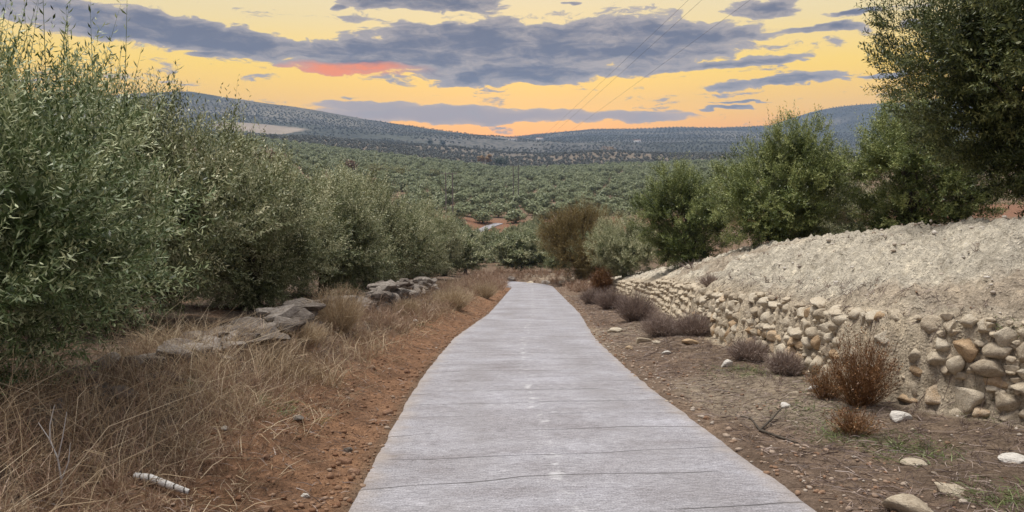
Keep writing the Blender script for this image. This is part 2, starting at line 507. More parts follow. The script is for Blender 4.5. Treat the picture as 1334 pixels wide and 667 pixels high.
_ry = [-60, 0, 4.5, 8, 10, 14.7, 22, 46, 49.5, 53, 57, 62, 75, 110, 150, 170, 188, 201, 210, 216, 221]
_rx = [1.6, .62, .45, .29, .24, .26, .70, 1.33, 1.25, .2, -2.6, -7.5, -16, -20, -18.5, -15, -11.0, -6.6, -2, 4, 10]
_pth_y = np.arange(-40, 221, .25)


def _smooth(a, n):
    k = np.ones(n) / n
    return np.convolve(np.pad(a, n // 2, mode='reflect', reflect_type='odd'), k, 'valid')[:len(a)]


_pth_x = _smooth(np.interp(_pth_y, _ry, _rx), 13)


def road_x(y): return np.interp(y, _pth_y, _pth_x)


def half_w(y): return np.interp(y, [0, 15, 22, 46, 80], [1.55, 1.53, 1.46, 1.34, 1.4])


def wall_e(y): return np.interp(y, [-10, 3, 5, 6.0, 6.8, 7.6, 9, 13, 20, 26, 40, 60], [5.3, 5.05, 4.6, 4.2, 3.75, 3.5, 3.42, 3.45, 3.75, 4.1, 3.7, 3.2])


def wall_k(y): return np.interp(y, [-40, 22, 31, 40, 50, 58], [1, 1, .74, .50, .16, 0])


# skylines of the two hills, read off the photograph and put at their distance
def skyline(pts, Y):
    xs, zs = [], []
    for px, py in pts:
        u, w = ray(px, py); xs.append(u * Y); zs.append(w * Y + EYE - np.interp(Y, _ty, _tz))
    return np.array(xs), np.maximum(np.array(zs), 0)


YL, YR = 2300.0, 3300.0
SKL = skyline([(-700, 175), (-300, 150), (60, 128), (160, 122), (215, 119), (240, 117), (290, 126), (375, 138), (480, 156), (570, 169), (630, 177), (700, 186), (800, 197), (900, 210)], YL)
SKR = skyline([(300, 215), (560, 187), (660, 179), (700, 174), (770, 168.5), (820, 168), (880, 165.5), (940, 166), (1020, 163), (1045, 155), (1080, 141), (1120, 136), (1180, 133), (1240, 127), (1500, 118), (1800, 150), (2200, 190)], YR)


def hill(x, y, sk, Y0, Y):
    H = np.interp(x, sk[0], sk[1])
    t = np.clip((y - Y0) / (Y - Y0), 0, 1)
    s = t ** 1.25
    back = np.clip((y - Y) / 1400, 0, 1)
    return H * s * (1 - back ** 2)


def ground_z(x, y, detail=True):
    x = np.asarray(x, float); y = np.asarray(y, float)
    base = prof(y)
    near = 1 - sstep(y, 52, 95)
    e = x - road_x(np.clip(y, -40, 60))
    hw = half_w(y); we = wall_e(y); wk = wall_k(y)
    # right: verge, wall, mound, plateau
    er = np.maximum(e, 0)
    vr = .02 + .13 * sstep(er, hw + .1, we - .2) - .05 * (1 - sstep(er, hw - .16, hw + .02))
    wob = .12 * fbm(x * .0 + 3, y * 1.1, 3, 5) if detail else 0
    face = sstep(er + wob, we + .02, we + .19) * .82
    slope = np.clip((er - we - .12) / 3.2, 0, 1)
    mound = (1 - (1 - slope) ** 1.55) * 1.10 + np.clip(er - we - 3.3, 0, 40) * .035
    right = vr + (face + mound) * wk
    # left: red earth strip, weedy rise, rubble wall line, field behind
    el_ = np.maximum(-e, 0)
    vl = -.05 * (1 - sstep(el_, hw - .16, hw + .02)) + .24 * sstep(el_, hw + .05, hw + 1.1) + .32 * sstep(el_, hw + .9, hw + 2.1)
    vl = vl + .05 * np.clip(el_ - 4.6, 0, 60)
    left = vl
    cross = np.where(e > 0, right, left)
    if detail:
        off = sstep(np.abs(e), hw - .06, hw + .25)
        rough = np.where(e > 0, .6, 1.0)
        d = .06 * fbm(x * 1.6, y * 1.6, 4, 11) + .036 * fbm(x * 6, y * 6, 3, 21)
        cross = cross + d * off * rough
        mm = sstep(er, we + .1, we + .5) * wk
        rid = 1 - np.abs(fbm(x * 1.5 + .5 * y, y * 1.1, 3, 31))
        cross = cross + mm * (.24 * (rid - .8) + .11 * fbm(x * 3.5, y * 3.5, 3, 41) + .075 * fbm(x * 9, y * 9, 3, 51))
        lg = fbm(x * 1.5 + .35 * y, y * .55, 4, 55) * 4.0; lg = lg - np.floor(lg)
        cross = cross + mm * .14 * (sstep(lg, 0, .16) - lg)
        fm = sstep(er, we - .05, we + .05) * (1 - sstep(er, we + .2, we + .45)) * wk
        cross = cross + fm * .05 * fbm(x * 9, y * 9, 2, 61)
    # valley: slopes that rise away to both sides
    fl = .12 * np.clip(-x - 8, 0, 260) * sstep(y, 70, 260) + .05 * np.clip(-x - 8, 0, 60) * (1 - sstep(y, 70, 260))
    fr = .035 * np.clip(x - 12, 0, 250)
    valley = fl * (1 - sstep(y, 900, 1600)) + fr * (1 - sstep(y, 900, 1600))
    if detail:
        valley = valley + .5 * fbm(x * .03, y * .03, 3, 71) * sstep(y, 70, 130) * (1 - sstep(y, 180, 190) * (1 - sstep(y, 215, 240)))
    bump = 8.5 * np.exp(-((x - 110) / 85) ** 2 - ((y - 980) / 75) ** 2) + 5 * np.exp(-((x + 60) / 120) ** 2 - ((y - 1150) / 90) ** 2)
    hl = hill(x, y, SKL, 950, YL); hr = hill(x, y, SKR, 1250, YR)
    hh = np.maximum(hl, hr) + .25 * np.minimum(hl, hr) * (1 - sstep(y, 1800, 2300))
    if detail:
        amp = sstep(y, 1000, 1500) * (1 - sstep(y, 2000, 2250) * .75)
        hh = hh + amp * (16 * fbm(x * .0035, y * .0035, 4, 81) + 5 * fbm(x * .02, y * .02, 3, 91))
    berm = .55 * np.exp(-((y - 58 - .12 * x) / 2.2) ** 2) * sstep(x, -4.5, -1.5) * (1 - sstep(x, 8, 14))
    return base + cross * near + valley + bump + hh + berm


def lines(dense_a, dense_b, step, lo, hi, growth):
    out = list(np.arange(dense_a, dense_b + step * .5, step))
    s, v_ = step, dense_b
    while v_ < hi: s *= growth; v_ += s; out.append(v_)
    s, v_ = step, dense_a
    while v_ > lo: s *= growth; v_ -= s; out.insert(0, v_)
    return np.array(out)


gx = lines(-5.0, 8.6, .075, -3500, 3500, 1.045)
gy = np.concatenate([lines(2.6, 17.0, .075, -200, 17.0, 1.12), ])
yy, st = 17.0, .075
extra = []
while yy < 4700:
    st = max(st * 1.0, min(st * 1.022, yy * .014)); yy += st; extra.append(yy)
gy = np.concatenate([gy, extra])
GX, GY = np.meshgrid(gx, gy)
GZ = ground_z(GX, GY)
far_road = np.stack([_pth_x, _pth_y], 1)[_pth_y > 44]
# near the far stretch of road keep the ground below the slab
selr = (GY > 44) & (GY < 226) & (GX > -30) & (GX < 45)
pp = np.stack([GX[selr], GY[selr]], 1)
dmin = np.min(np.linalg.norm(pp[:, None] - far_road[None, ::4], axis=2), axis=1)
GZ[selr] -= .16 * (1 - sstep(dmin, 1.4, 2.6)) * sstep(GY[selr], 44, 48)
nxg, nyg = len(gx), len(gy)
ii, jj = np.meshgrid(np.arange(nxg - 1), np.arange(nyg - 1))
q = (jj * nxg + ii).ravel()
gf = np.stack([q, q + 1, q + nxg + 1, q + nxg], 1)

# soil colours by place
E = GX - road_x(np.clip(GY, -40, 60)); HW = half_w(GY); WE = wall_e(GY); WK = wall_k(GY)
def blend(c, m_, colr): return c * (1 - m_[..., None]) + np.array(colr) * m_[..., None]
colr = np.ones(GX.shape + (3,)) * np.array((.205, .150, .108))
nA = fbm(GX * .9, GY * .9, 4, 101); nB = fbm(GX * .35, GY * .35, 3, 111)
nearm = 1 - sstep(GY, 52, 95)
colr = blend(colr, nearm * (E < 0) * sstep(-E, HW - .1, HW + .1) * (1 - sstep(-E + nA * .35, HW + .7, HW + 1.5)), (.315, .180, .108))
colr = blend(colr, nearm * (E < 0) * sstep(-E + nA * .3, HW + .9, HW + 1.7), (.170, .132, .104))
colr = blend(colr, nearm * (E > 0) * (1 - sstep(E, WE - .2, WE)), (.235, .175, .128))
colr = blend(colr, nearm * (E > 0) * (1 - sstep(E + nB * .6, HW + .5, HW + 1.3)), (.255, .185, .138))
colr = blend(colr, nearm * (E > 0) * (1 - sstep(E, WE - .3, WE)) * sstep(nB, .15, .5) * .8, (.40, .33, .25))
colr = blend(colr, nearm * (E > 0) * sstep(E, WE - .25, WE + .02) * np.clip(WK * 4, 0, 1), (.60, .51, .385))
colr = blend(colr, nearm * (E > 0) * sstep(E, WE + .2, WE + .6) * np.clip(WK * 4, 0, 1), (.66, .60, .49))
colr = blend(colr, nearm * (E > 0) * sstep(E, WE + .2, WE + .6) * sstep(fbm(GX * .9 + .3 * GY, GY * .45, 4, 117), .08, .42) * .7, (.44, .35, .26))
colr = blend(colr, nearm * (E > 0) * sstep(E + nB * .7, WE + 3.2, WE + 3.9), (.36, .295, .235))
colr = blend(colr, nearm * (E < 0) * sstep(-E, HW, HW + .2) * sstep(fbm(GX * 3, GY * 3, 3, 121), .05, .4) * .55, (.19, .115, .075))
colr = blend(colr, nearm * (E < 0) * sstep(-E, HW, HW + .2) * sstep(fbm(GX * 2.2, GY * 2.2, 3, 127), .2, .5) * .5, (.36, .22, .14))
# valley and hill soils
vm = sstep(GY, 60, 110)
colr = blend(colr, vm, (.225, .155, .105))
bank = sstep(GY, 188, 193) * (1 - sstep(GY, 212, 220))
colr = blend(colr, bank, (.27, .145, .090))
colr = blend(colr, sstep(GY, 420, 800), (.215, .175, .130))
colr = blend(colr, sstep(GY, 900, 1500), (.135, .128, .118))
colr = blend(colr, sstep(GY, 1900, 2500), (.070, .074, .072))
patch = fbm(GX * .004, GY * .004, 3, 131)
colr = blend(colr, sstep(GY, 900, 1500) * sstep(patch, .1, .4), (.18, .165, .14))
colr = blend(colr, sstep(GY, 900, 1500) * sstep(-patch, .15, .4) * .8, (.07, .078, .065))


def on_ground(px, py, y0, y1):
    """world point where a photograph pixel meets the terrain"""
    u, w = ray(px, py)
    ys = np.linspace(y0, y1, 2500)
    dzz = ground_z(u * ys, ys, False) - (EYE + w * ys)
    k = np.argmax(dzz > 0)
    return u * ys[k], ys[k]


fx_, fy_ = on_ground(335, 170, 900, 2300)
pf = ((GX - fx_) / 110) ** 2 + ((GY - fy_ - 10) / 75) ** 2 + .35 * fbm(GX * .02, GY * .02, 2, 141)
FIELD = 1 - sstep(pf, .7, 1.0)
colr = blend(colr, FIELD, (.33, .275, .225))
me = make_mesh('ground', np.stack([GX, GY, GZ], -1).reshape(-1, 3), gf, M['ground'],
               {'Col': ('FLOAT_COLOR', 'POINT', np.concatenate([colr, np.ones(GX.shape + (1,))], -1).reshape(-1, 4)),
                'bare': ('FLOAT', 'POINT', FIELD.ravel())}, smooth=True)
tag(link('ground', me), 'reddish farm soil, pale marl bank and olive covered hills', 'ground', kind='structure')

# ------------------------------------------------------------------ road slab
ry = np.concatenate([np.arange(-12, 3, .3), np.arange(3, 20, .06), np.arange(20, 60, .15), np.arange(60, 207, .35)])
rx = road_x(ry)
tx, ty = np.gradient(rx), np.gradient(ry)
tl = np.hypot(tx, ty); nx_, ny_ = ty / tl, -tx / tl
arc = np.concatenate([[0], np.cumsum(np.hypot(np.diff(rx), np.diff(ry)))]) - 12
cs = np.linspace(-1, 1, 41)
HWr = half_w(ry)[:, None] * np.ones((1, 41))
edge = .028 * fbm(ry[:, None] * 3.1 + np.sign(cs)[None] * 40, np.zeros((len(ry), 41)), 4, 151)
U = cs[None] * (HWr + edge)
RX = rx[:, None] + nx_[:, None] * U; RY = ry[:, None] + ny_[:, None] * U
zc = prof(ry) + np.where(ry > 60, ground_z(rx, ry, True) - prof(ry) - 0, 0)
zc = np.where(ry > 60, _smooth(zc, 15) + .02, zc)
RZ = zc[:, None] + .012 * (1 - cs[None] ** 2) + .006 * fbm(U * 1.3, arc[:, None] * 2.5, 3, 161) + .003 * fbm(U * 2, arc[:, None] * 12, 2, 171)
RZ = RZ - .03 * sstep(np.abs(cs)[None], .965, 1.0)
top = np.stack([RX, RY, RZ], -1)
rc = np.stack([U, arc[:, None] * np.ones((1, 41)), np.zeros_like(U)], -1)
lowl = top[:, :1].copy(); lowl[..., 2] -= .25
lowr = top[:, -1:].copy(); lowr[..., 2] -= .25
allv = np.concatenate([lowl, top, lowr], 1); allrc = np.concatenate([rc[:, :1], rc, rc[:, -1:]], 1)
nc = 43
ii, jj = np.meshgrid(np.arange(nc - 1), np.arange(len(ry) - 1))
q = (jj * nc + ii).ravel()
me = make_mesh('road', allv.reshape(-1, 3), np.stack([q, q + 1, q + nc + 1, q + nc], 1), M['concrete'],
               {'rc': ('FLOAT_VECTOR', 'POINT', allrc.reshape(-1, 3))}, smooth=True)
tag(link('road', me), 'pale brushed concrete track running downhill between olive groves', 'road', kind='structure')
#=====PART2=====
# ------------------------------------------------------------------ trees
def crown_mesh(name, R, H, z0, n_shoot, n_leaf, L, Wd, mat, seed, lobes=22, sh_len=(.22, .5), wands=0.06, fullness=.75, tint=(.57, .17), spread=.85, stem=.003, upright=.45, undercut=.55, wmax=2.0):
    """lobed crown of leafy shoots: radius R, from z0 up to H"""
    r = rng(seed); geo = Geo()
    ch = (H - z0) / 2; cz = z0 + ch
    dirs = nrm(r.normal(0, 1, (lobes, 3)))
    rad = r.uniform(.50, .78, lobes)[:, None]
    cen = dirs * rad * np.array([R, R, ch]) + np.array([0, 0, cz])
    low = np.clip((cz - cen[:, 2]) / ch, 0, 1) * undercut
    cen[:, :2] *= (1 - low)[:, None]
    lr = r.uniform(.26, .44, lobes) * R * (1 - .3 * low)
    cen = np.concatenate([cen, [[0, 0, cz]]]); lr = np.append(lr, R * .6)
    ltint = r.normal(0, .06, lobes + 1)
    wgt = lr ** 2; wgt[-1] *= .5
    per = 9
    ns = max(n_shoot // per, 1)
    k = r.choice(lobes + 1, ns, p=wgt / wgt.sum())
    dv = nrm(r.normal(0, 1, (ns, 3)))
    fac = fullness + (1 - fullness) * r.random(ns) ** .6
    inner = r.random(ns) < .12
    fac[inner] *= r.uniform(.4, .9, inner.sum())
    base = cen[k] + dv * (lr[k] * fac)[:, None] * np.array([1, 1, .9])
    out = nrm((base - np.array([0, 0, cz])) / np.array([R, R, ch]))
    d = nrm(dv * .6 + out * .5 + np.array([0, 0, upright]) + r.normal(0, .25, (ns, 3)))
    st_ = r.normal(0, .10, ns) + ltint[k]
    # every spray is a handful of shoots that start together
    sl_ = np.mean(sh_len)
    base = np.repeat(base, per, 0); d = np.repeat(d, per, 0); k = np.repeat(k, per); st_ = np.repeat(st_, per)
    n_ = len(base)
    base = base + d * (r.uniform(-.3, .5, n_) * sl_)[:, None] + r.normal(0, .17, (n_, 3)) * sl_
    d = nrm(d + r.normal(0, .33, (n_, 3)))
    ok = base[:, 2] > max(z0, .08)
    base, d, k, st_ = base[ok], d[ok], k[ok], st_[ok]
    ln = r.uniform(*sh_len, len(base))
    topm = (base[:, 2] > cz + ch * .35) & (r.random(len(base)) < wands * 2.2)
    ln[topm] *= r.uniform(1.2, wmax, topm.sum())
    d[topm] = nrm(d[topm] * .5 + np.array([0, 0, 1.0]))
    tb = tint[0] + st_
    for lo in range(0, len(base), 4000):
        sl = slice(lo, lo + 4000)
        leafy(geo, base[sl], d[sl], ln[sl], n_leaf, L, Wd, r, .12, spread, (tb[sl][:, None], tint[1]), stem)
    # coarser inner leaves added to block light, shade put into a darker tint
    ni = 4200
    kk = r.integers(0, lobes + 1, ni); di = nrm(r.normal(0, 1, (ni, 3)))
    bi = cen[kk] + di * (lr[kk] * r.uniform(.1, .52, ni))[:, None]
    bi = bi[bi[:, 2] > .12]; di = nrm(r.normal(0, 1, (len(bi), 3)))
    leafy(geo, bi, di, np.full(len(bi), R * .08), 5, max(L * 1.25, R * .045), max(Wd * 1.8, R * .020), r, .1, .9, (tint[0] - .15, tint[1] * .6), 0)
    return geo.mesh(name, mat), cen


def trunk_mesh(name, H, z0, cen, seed, r0=.16, forks=5):
    r = rng(seed); geo = Geo()
    fk = np.array([r.normal(0, .1), r.normal(0, .1), max(z0 * .9, .5) + .15])
    p = np.array([[0, 0, -.35], [.02, .0, 0], fk * [.6, .6, .5], fk])
    tube(geo, p, [r0 * 1.5, r0 * 1.25, r0, r0 * .9], 9)
    idx = r.permutation(len(cen) - 1)[:forks + 6]
    for n_, i in enumerate(idx):
        c = cen[i]; mid = fk * .5 + c * .5 + r.normal(0, .12, 3) + [0, 0, -.1]
        rr = r0 * (.55 if n_ < forks else .3)
        tube(geo, [fk * .97, fk * .75 + c * .25 + r.normal(0, .05, 3), mid, c * .85 + fk * .15, c + r.normal(0, .1, 3)], [rr, rr * .85, rr * .6, rr * .38, rr * .16], 6)
    return geo.mesh(name, M['bark'], True)


def tree_proto(key, R, H, z0, n_shoot, n_leaf, L, Wd, mat, seed, **kw):
    cm, cen = crown_mesh(key + '_crown', R, H, z0, n_shoot, n_leaf, L, Wd, mat, seed, **kw)
    return cm, trunk_mesh(key + '_trunk', H, z0, cen, seed + 1, r0=.075 * R)


def tree(name, protos, x, y, rz, sc, label, cat, group=None, dz=0.0):
    z = float(ground_z(x, y)) + dz
    e_ = bpy.data.objects.new(name, None); COL.objects.link(e_)
    e_.empty_display_size = .3
    e_.location = (x, y, z); e_.rotation_euler = (0, 0, rz); e_.scale = (sc,) * 3 if np.isscalar(sc) else sc
    link('crown', protos[0], e_); link('trunk', protos[1], e_)
    tag(e_, label, cat, group)
    return e_


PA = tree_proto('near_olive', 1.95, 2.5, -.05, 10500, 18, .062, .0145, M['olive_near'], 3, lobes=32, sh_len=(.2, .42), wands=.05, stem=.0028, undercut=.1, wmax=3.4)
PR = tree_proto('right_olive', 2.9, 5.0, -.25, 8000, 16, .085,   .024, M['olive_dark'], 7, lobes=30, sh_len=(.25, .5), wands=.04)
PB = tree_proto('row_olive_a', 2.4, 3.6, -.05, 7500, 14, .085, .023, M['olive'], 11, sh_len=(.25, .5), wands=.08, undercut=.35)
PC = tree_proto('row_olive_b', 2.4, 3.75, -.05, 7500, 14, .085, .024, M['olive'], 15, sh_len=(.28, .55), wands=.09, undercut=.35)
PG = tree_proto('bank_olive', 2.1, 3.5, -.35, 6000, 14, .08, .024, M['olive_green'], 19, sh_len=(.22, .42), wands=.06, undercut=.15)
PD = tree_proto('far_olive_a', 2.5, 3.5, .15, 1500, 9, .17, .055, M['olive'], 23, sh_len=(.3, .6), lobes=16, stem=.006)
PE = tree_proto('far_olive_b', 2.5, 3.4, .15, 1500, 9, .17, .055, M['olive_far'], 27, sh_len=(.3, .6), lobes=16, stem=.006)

GL = 'olive trees lining the left side of the track'
left = [(PA, -4.6, 5.35, .4, 1.0, 'nearest and biggest leafed olive tree at the left edge, long shoots against the sky'),
        (PB, -6.0, 11.0, 1.9, (.86, .86, 1.0), 'second olive tree from the left edge, thin shoots standing against the yellow sky'),
        (PC, -5.5, 15.4, 4.4, (.84, .84, .80), 'third olive tree from the left edge, silvery, behind the flat topped rubble wall'),
        (PB, -5.35, 20.8, .2, (.90, .90, .95), 'fourth olive tree from the left edge, behind the tall dry grass tuft'),
        (PC, -5.3, 26.6, 2.7, (.90, .90, 1.02), 'fifth olive tree from the left edge, beyond the grass tuft at the rubble wall'),
        (PB, -5.4, 33.0, 3.6, (.93, .93, 1.02), 'sixth olive tree from the left edge, behind the far end of the rubble wall'),
        (PC, -5.2, 41.0, 1.2, 1.0, 'seventh olive tree from the left edge, last but one before the road bends'),
        (PD, -4.6, 50.0, 2.2, .95, 'last olive tree on the left before the road bends out of sight')]
for p_, x, y, rz, sc, lab in left:
    tree('olive_tree', p_, x, y, rz, sc, lab, 'olive tree', GL)
for p_, x, y, rz, sc, lab in [(PC, -10.8, 12.5, .9, (1, 1, .6), 'olive tree of the second row, seen between the second and third trees on the left'),
                              (PB, -10.5, 19.0, 5.1, (1, 1, .6), 'olive tree of the second row, seen above the gap before the fourth left tree'),
                              (PC, -11.0, 27.0, 3.3, (1, 1, .75), 'olive tree of the second row, rising behind the fifth tree on the left')]:
    tree('olive_tree', p_, x, y, rz, sc, lab, 'olive tree', 'second row of olive trees on the left')

GR = 'trees on top of the pale bank on the right'
for p_, x, y, rz, sc, lab, cat in [
        (PR, 9.15, 11.8, .5, .98, 'tall dark olive tree at the right edge, cut off by the top of the picture', 'olive tree'),
        (PG, 10.0, 18.5, 2.3, (.95, .95, .92), 'olive tree half hidden behind the left side of the tall right edge tree', 'olive tree'),
        (PG, 7.55, 20.8, .3, (.84, .95, .92), 'tall rounded bright green tree in the middle of the bank top', 'olive tree'),
        (PG, 6.4, 27.0, 4.0, (.88, .95, .96), 'dark green tree on the bank, just left of the bright green one', 'olive tree'),
        (PB, 5.55, 36.0, 1.0, (.72, .72, .84), 'silvery olive tree at the low far end of the bank, beside the brown bush', 'olive tree'),
        (PC, 12.5, 30.0, 2.0, 1.0, 'olive tree showing in the gap behind the bright green tree', 'olive tree')]:
    tree('olive_tree', p_, x, y, rz, sc, lab, cat, GR)

# trees around and beyond the end of the road
mid = [(PD, 1.0, 74, .3, (1.5, 1.2, 1.0), 'wide low olive tree across the end of the road'),
       (PE, 4.6, 70, 2.0, (.7, .7, .8), 'small olive tree squeezed between the end of the road and the brown bush'),
       (PD, -4.6, 72, 1.1, .95, 'olive tree left of the wide one at the end of the road'),
       (PE, 7.5, 58, 4.1, 1.1, 'olive tree directly behind the brown bush')]
for p_, x, y, rz, sc, lab in mid:
    tree('olive_tree', p_, x, y, rz, sc, lab, 'olive tree', 'olive trees at the end of the road')

PBr = tree_proto('brown_bush', 2.75, 5.3, -.6, 6500, 12, .085, .022, M['broom'], 31, lobes=16, sh_len=(.35, .7), wands=.05, undercut=.1, fullness=.7, tint=(.5, .2), spread=.5, upright=.7, stem=.006)
tree('bush', PBr, 4.75, 50.0, 1.0, (1.08, 1.08, 1.03), 'big golden brown bush standing beside the end of the road', 'bush')

# low slope between the bend and the far bank: olives one can tell apart
r = rng(77)
spots = []
for row in range(11):
    for cx in range(-9, 12):
        x = cx * 6.2 + (row % 2) * 3.1 + r.normal(0, .5); y = 88 + row * 8.6 + r.normal(0, .6)
        if np.min(np.hypot(x - far_road[:, 0], y - far_road[:, 1])) < 4.2: continue
        if not (-.12 < x / y < .13): continue
        if 100 < y < 198 and -.066 < x / y < .002 and y > 118 + 0 * x: continue
        spots.append((x, y))
lab_low = 'round olive tree on the low slope between the road bend and the red bank'
for n_, (x, y) in enumerate(spots):
    tree('olive_tree', (PD, PE)[n_ % 2], x, y, r.uniform(0, 6.28), r.uniform(.95, 1.2), lab_low, 'olive tree', 'olive trees on the low slope')

# valley grove: individuals near the bank, the rest as one mass
def small_tree(name, seed, n=420, L=.60, Wd=.36, mat=None, R=2.5, H=3.5):
    r = rng(seed); geo = Geo()
    lob = 9
    cen = nrm(r.normal(0, 1, (lob, 3))) * np.array([R * .5, R * .5, H * .22]) + np.array([0, 0, H * .52])
    k = r.integers(0, lob, n)
    dv = nrm(r.normal(0, 1, (n, 3)))
    b = cen[k] + dv * R * .46 * r.uniform(.7, 1, (n, 1)) * np.array([1, 1, .9])
    b[:, 2] = np.maximum(b[:, 2], .25)
    d = nrm(dv + [0, 0, .5] + r.normal(0, .3, (n, 3)))
    # leaf clumps lie on the surface of the crown, tips ragged
    m = 3
    b = np.repeat(b, m, 0) + r.normal(0, .16, (n * m, 3)) * R * .4; nn = nrm(np.repeat(dv, m, 0) + [0, 0, .2] + r.normal(0, .25, (n * m, 3)))
    t1, t2 = frames(nn); ph = r.uniform(0, 6.28, (n * m, 1))
    e1 = t1 * np.cos(ph) + t2 * np.sin(ph); e2 = np.cross(nn, e1)
    l_ = L * r.uniform(.5, 1.0, (n * m, 1)); w_ = Wd * r.uniform(.5, 1.0, (n * m, 1))
    v = np.stack([b - e1 * l_ * .5, b + e2 * w_ * .5, b + e1 * l_ * .5 + nn * l_ * .2, b - e2 * w_ * .5], 1)
    geo.add(v.reshape(-1, 3), np.arange(n * m * 4).reshape(-1, 4), np.clip(.5 + np.repeat(r.normal(0, .10, n), m) + r.normal(0, .08, n * m), 0, 1))
    tube(geo, [[0, 0, -.3], [.05, 0, .6], [0, .1, 1.6]], [.25, .18, .1], 6, 0.0)
    return geo.mesh(name, mat or M['olive_far'])


ST = [small_tree('grove_olive_%d' % i, 200 + i) for i in range(4)]
ST2 = [small_tree('hill_olive_%d' % i, 220 + i, 70, 1.15, .75, M['hill']) for i in range(2)]
r = rng(5)
pts = []
for row in range(80):
    y = 209 + row * 12.0
    if y > 720: break
    for cx in range(-70, 75):
        x = cx * 8.2 + (row % 2) * 4.1 + r.normal(0, 1.0)
        yy_ = y + r.normal(0, 1.1) + .05 * x
        if yy_ < 206 or not (-.42 < x / yy_ < .42) or r.random() < .09: continue
        pts.append((x, yy_))
pts = np.array(pts)
vis = (pts[:, 0] / pts[:, 1] > -.165) & (pts[:, 0] / pts[:, 1] < .215)
order = np.argsort(pts[:, 1] + 1e4 * (~vis))
ind, rest_ = pts[order[:255]], pts[order[255:]]
fr = [i for i in np.argsort(ind[:, 0]) if ind[i, 1] < 213 + .05 * ind[i, 0]]
ORD = ['first', 'second', 'third', 'fourth', 'fifth', 'sixth', 'seventh', 'eighth', 'ninth', 'tenth', 'eleventh', 'twelfth', 'thirteenth', 'fourteenth']
front_label = {i: ORD[k] + ' olive tree from the left in the front row on top of the red bank' for k, i in enumerate(fr[:14])}
for n_, (x, y) in enumerate(ind):
    o = link('olive_tree', ST[n_ % 4], None, (x, y, float(ground_z(x, y))), r.uniform(0, 6.28), (r.uniform(1.2, 1.6), r.uniform(1.2, 1.6), r.uniform(.95, 1.3)))
    tag(o, front_label.get(n_, 'round grey green olive tree in the dense valley grove beyond the red bank'), 'olive tree', 'olive trees of the valley grove')


def scatter(name, label, cat, P2, meshes, smin, smax, seed):
    """one mass of many small trees (geometry nodes, points carry scale and turn)"""
    r = rng(seed)
    z = ground_z(P2[:, 0], P2[:, 1])
    me = bpy.data.meshes.new(name)
    me.vertices.add(len(P2)); me.vertices.foreach_set('co', np.stack([P2[:, 0], P2[:, 1], z], 1).astype(np.float32).ravel())
    for nm, dat in (('sc', r.uniform(smin, smax, len(P2))), ('rot', r.uniform(0, 6.28, len(P2)))):
        a = me.attributes.new(nm, 'FLOAT', 'POINT'); a.data.foreach_set('value', dat.astype(np.float32))
    o = link(name, me)
    ng = bpy.data.node_groups.new(name, 'GeometryNodeTree')
    ng.interface.new_socket('Geometry', in_out='INPUT', socket_type='NodeSocketGeometry')
    ng.interface.new_socket('Geometry', in_out='OUTPUT', socket_type='NodeSocketGeometry')
    N = ng.nodes; Lk = ng.links
    gi, go = N.new('NodeGroupInput'), N.new('NodeGroupOutput')
    join = N.new('GeometryNodeJoinGeometry')
    idx = N.new('GeometryNodeInputIndex')
    for i, src in enumerate(meshes):
        info = N.new('GeometryNodeObjectInfo'); info.inputs['Object'].default_value = src
        info.transform_space = 'ORIGINAL'
        inst = N.new('GeometryNodeInstanceOnPoints')
        md = N.new('ShaderNodeMath'); md.operation = 'FLOORED_MODULO'; md.inputs[1].default_value = len(meshes)
        Lk.new(idx.outputs[0], md.inputs[0])
        cmp_ = N.new('FunctionNodeCompare'); cmp_.data_type = 'FLOAT'; cmp_.operation = 'EQUAL'
        cmp_.inputs[1].default_value = i; cmp_.inputs['Epsilon'].default_value = .1
        Lk.new(md.outputs[0], cmp_.inputs[0])
        sa = N.new('GeometryNodeInputNamedAttribute'); sa.data_type = 'FLOAT'; sa.inputs[0].default_value = 'sc'
        ra = N.new('GeometryNodeInputNamedAttribute'); ra.data_type = 'FLOAT'; ra.inputs[0].default_value = 'rot'
        cv = N.new('ShaderNodeCombineXYZ'); Lk.new(ra.outputs[0], cv.inputs[2])
        Lk.new(gi.outputs[0], inst.inputs['Points']); Lk.new(cmp_.outputs[0], inst.inputs['Selection'])
        Lk.new(info.outputs['Geometry'], inst.inputs['Instance'])
        Lk.new(cv.outputs[0], inst.inputs['Rotation']); Lk.new(sa.outputs[0], inst.inputs['Scale'])
        Lk.new(inst.outputs[0], join.inputs[0])
    Lk.new(join.outputs[0], go.inputs[0])
    md_ = o.modifiers.new('scatter', 'NODES'); md_.node_group = ng
    return tag(o, label, cat, kind='stuff')


src = [o for o in S.objects if o.type == 'MESH' and o.data in ST][:4]
scatter('olive_grove', 'mass of olive trees filling the valley floor up to the hills', 'olive grove', rest_, src, 1.05, 1.5, 9)

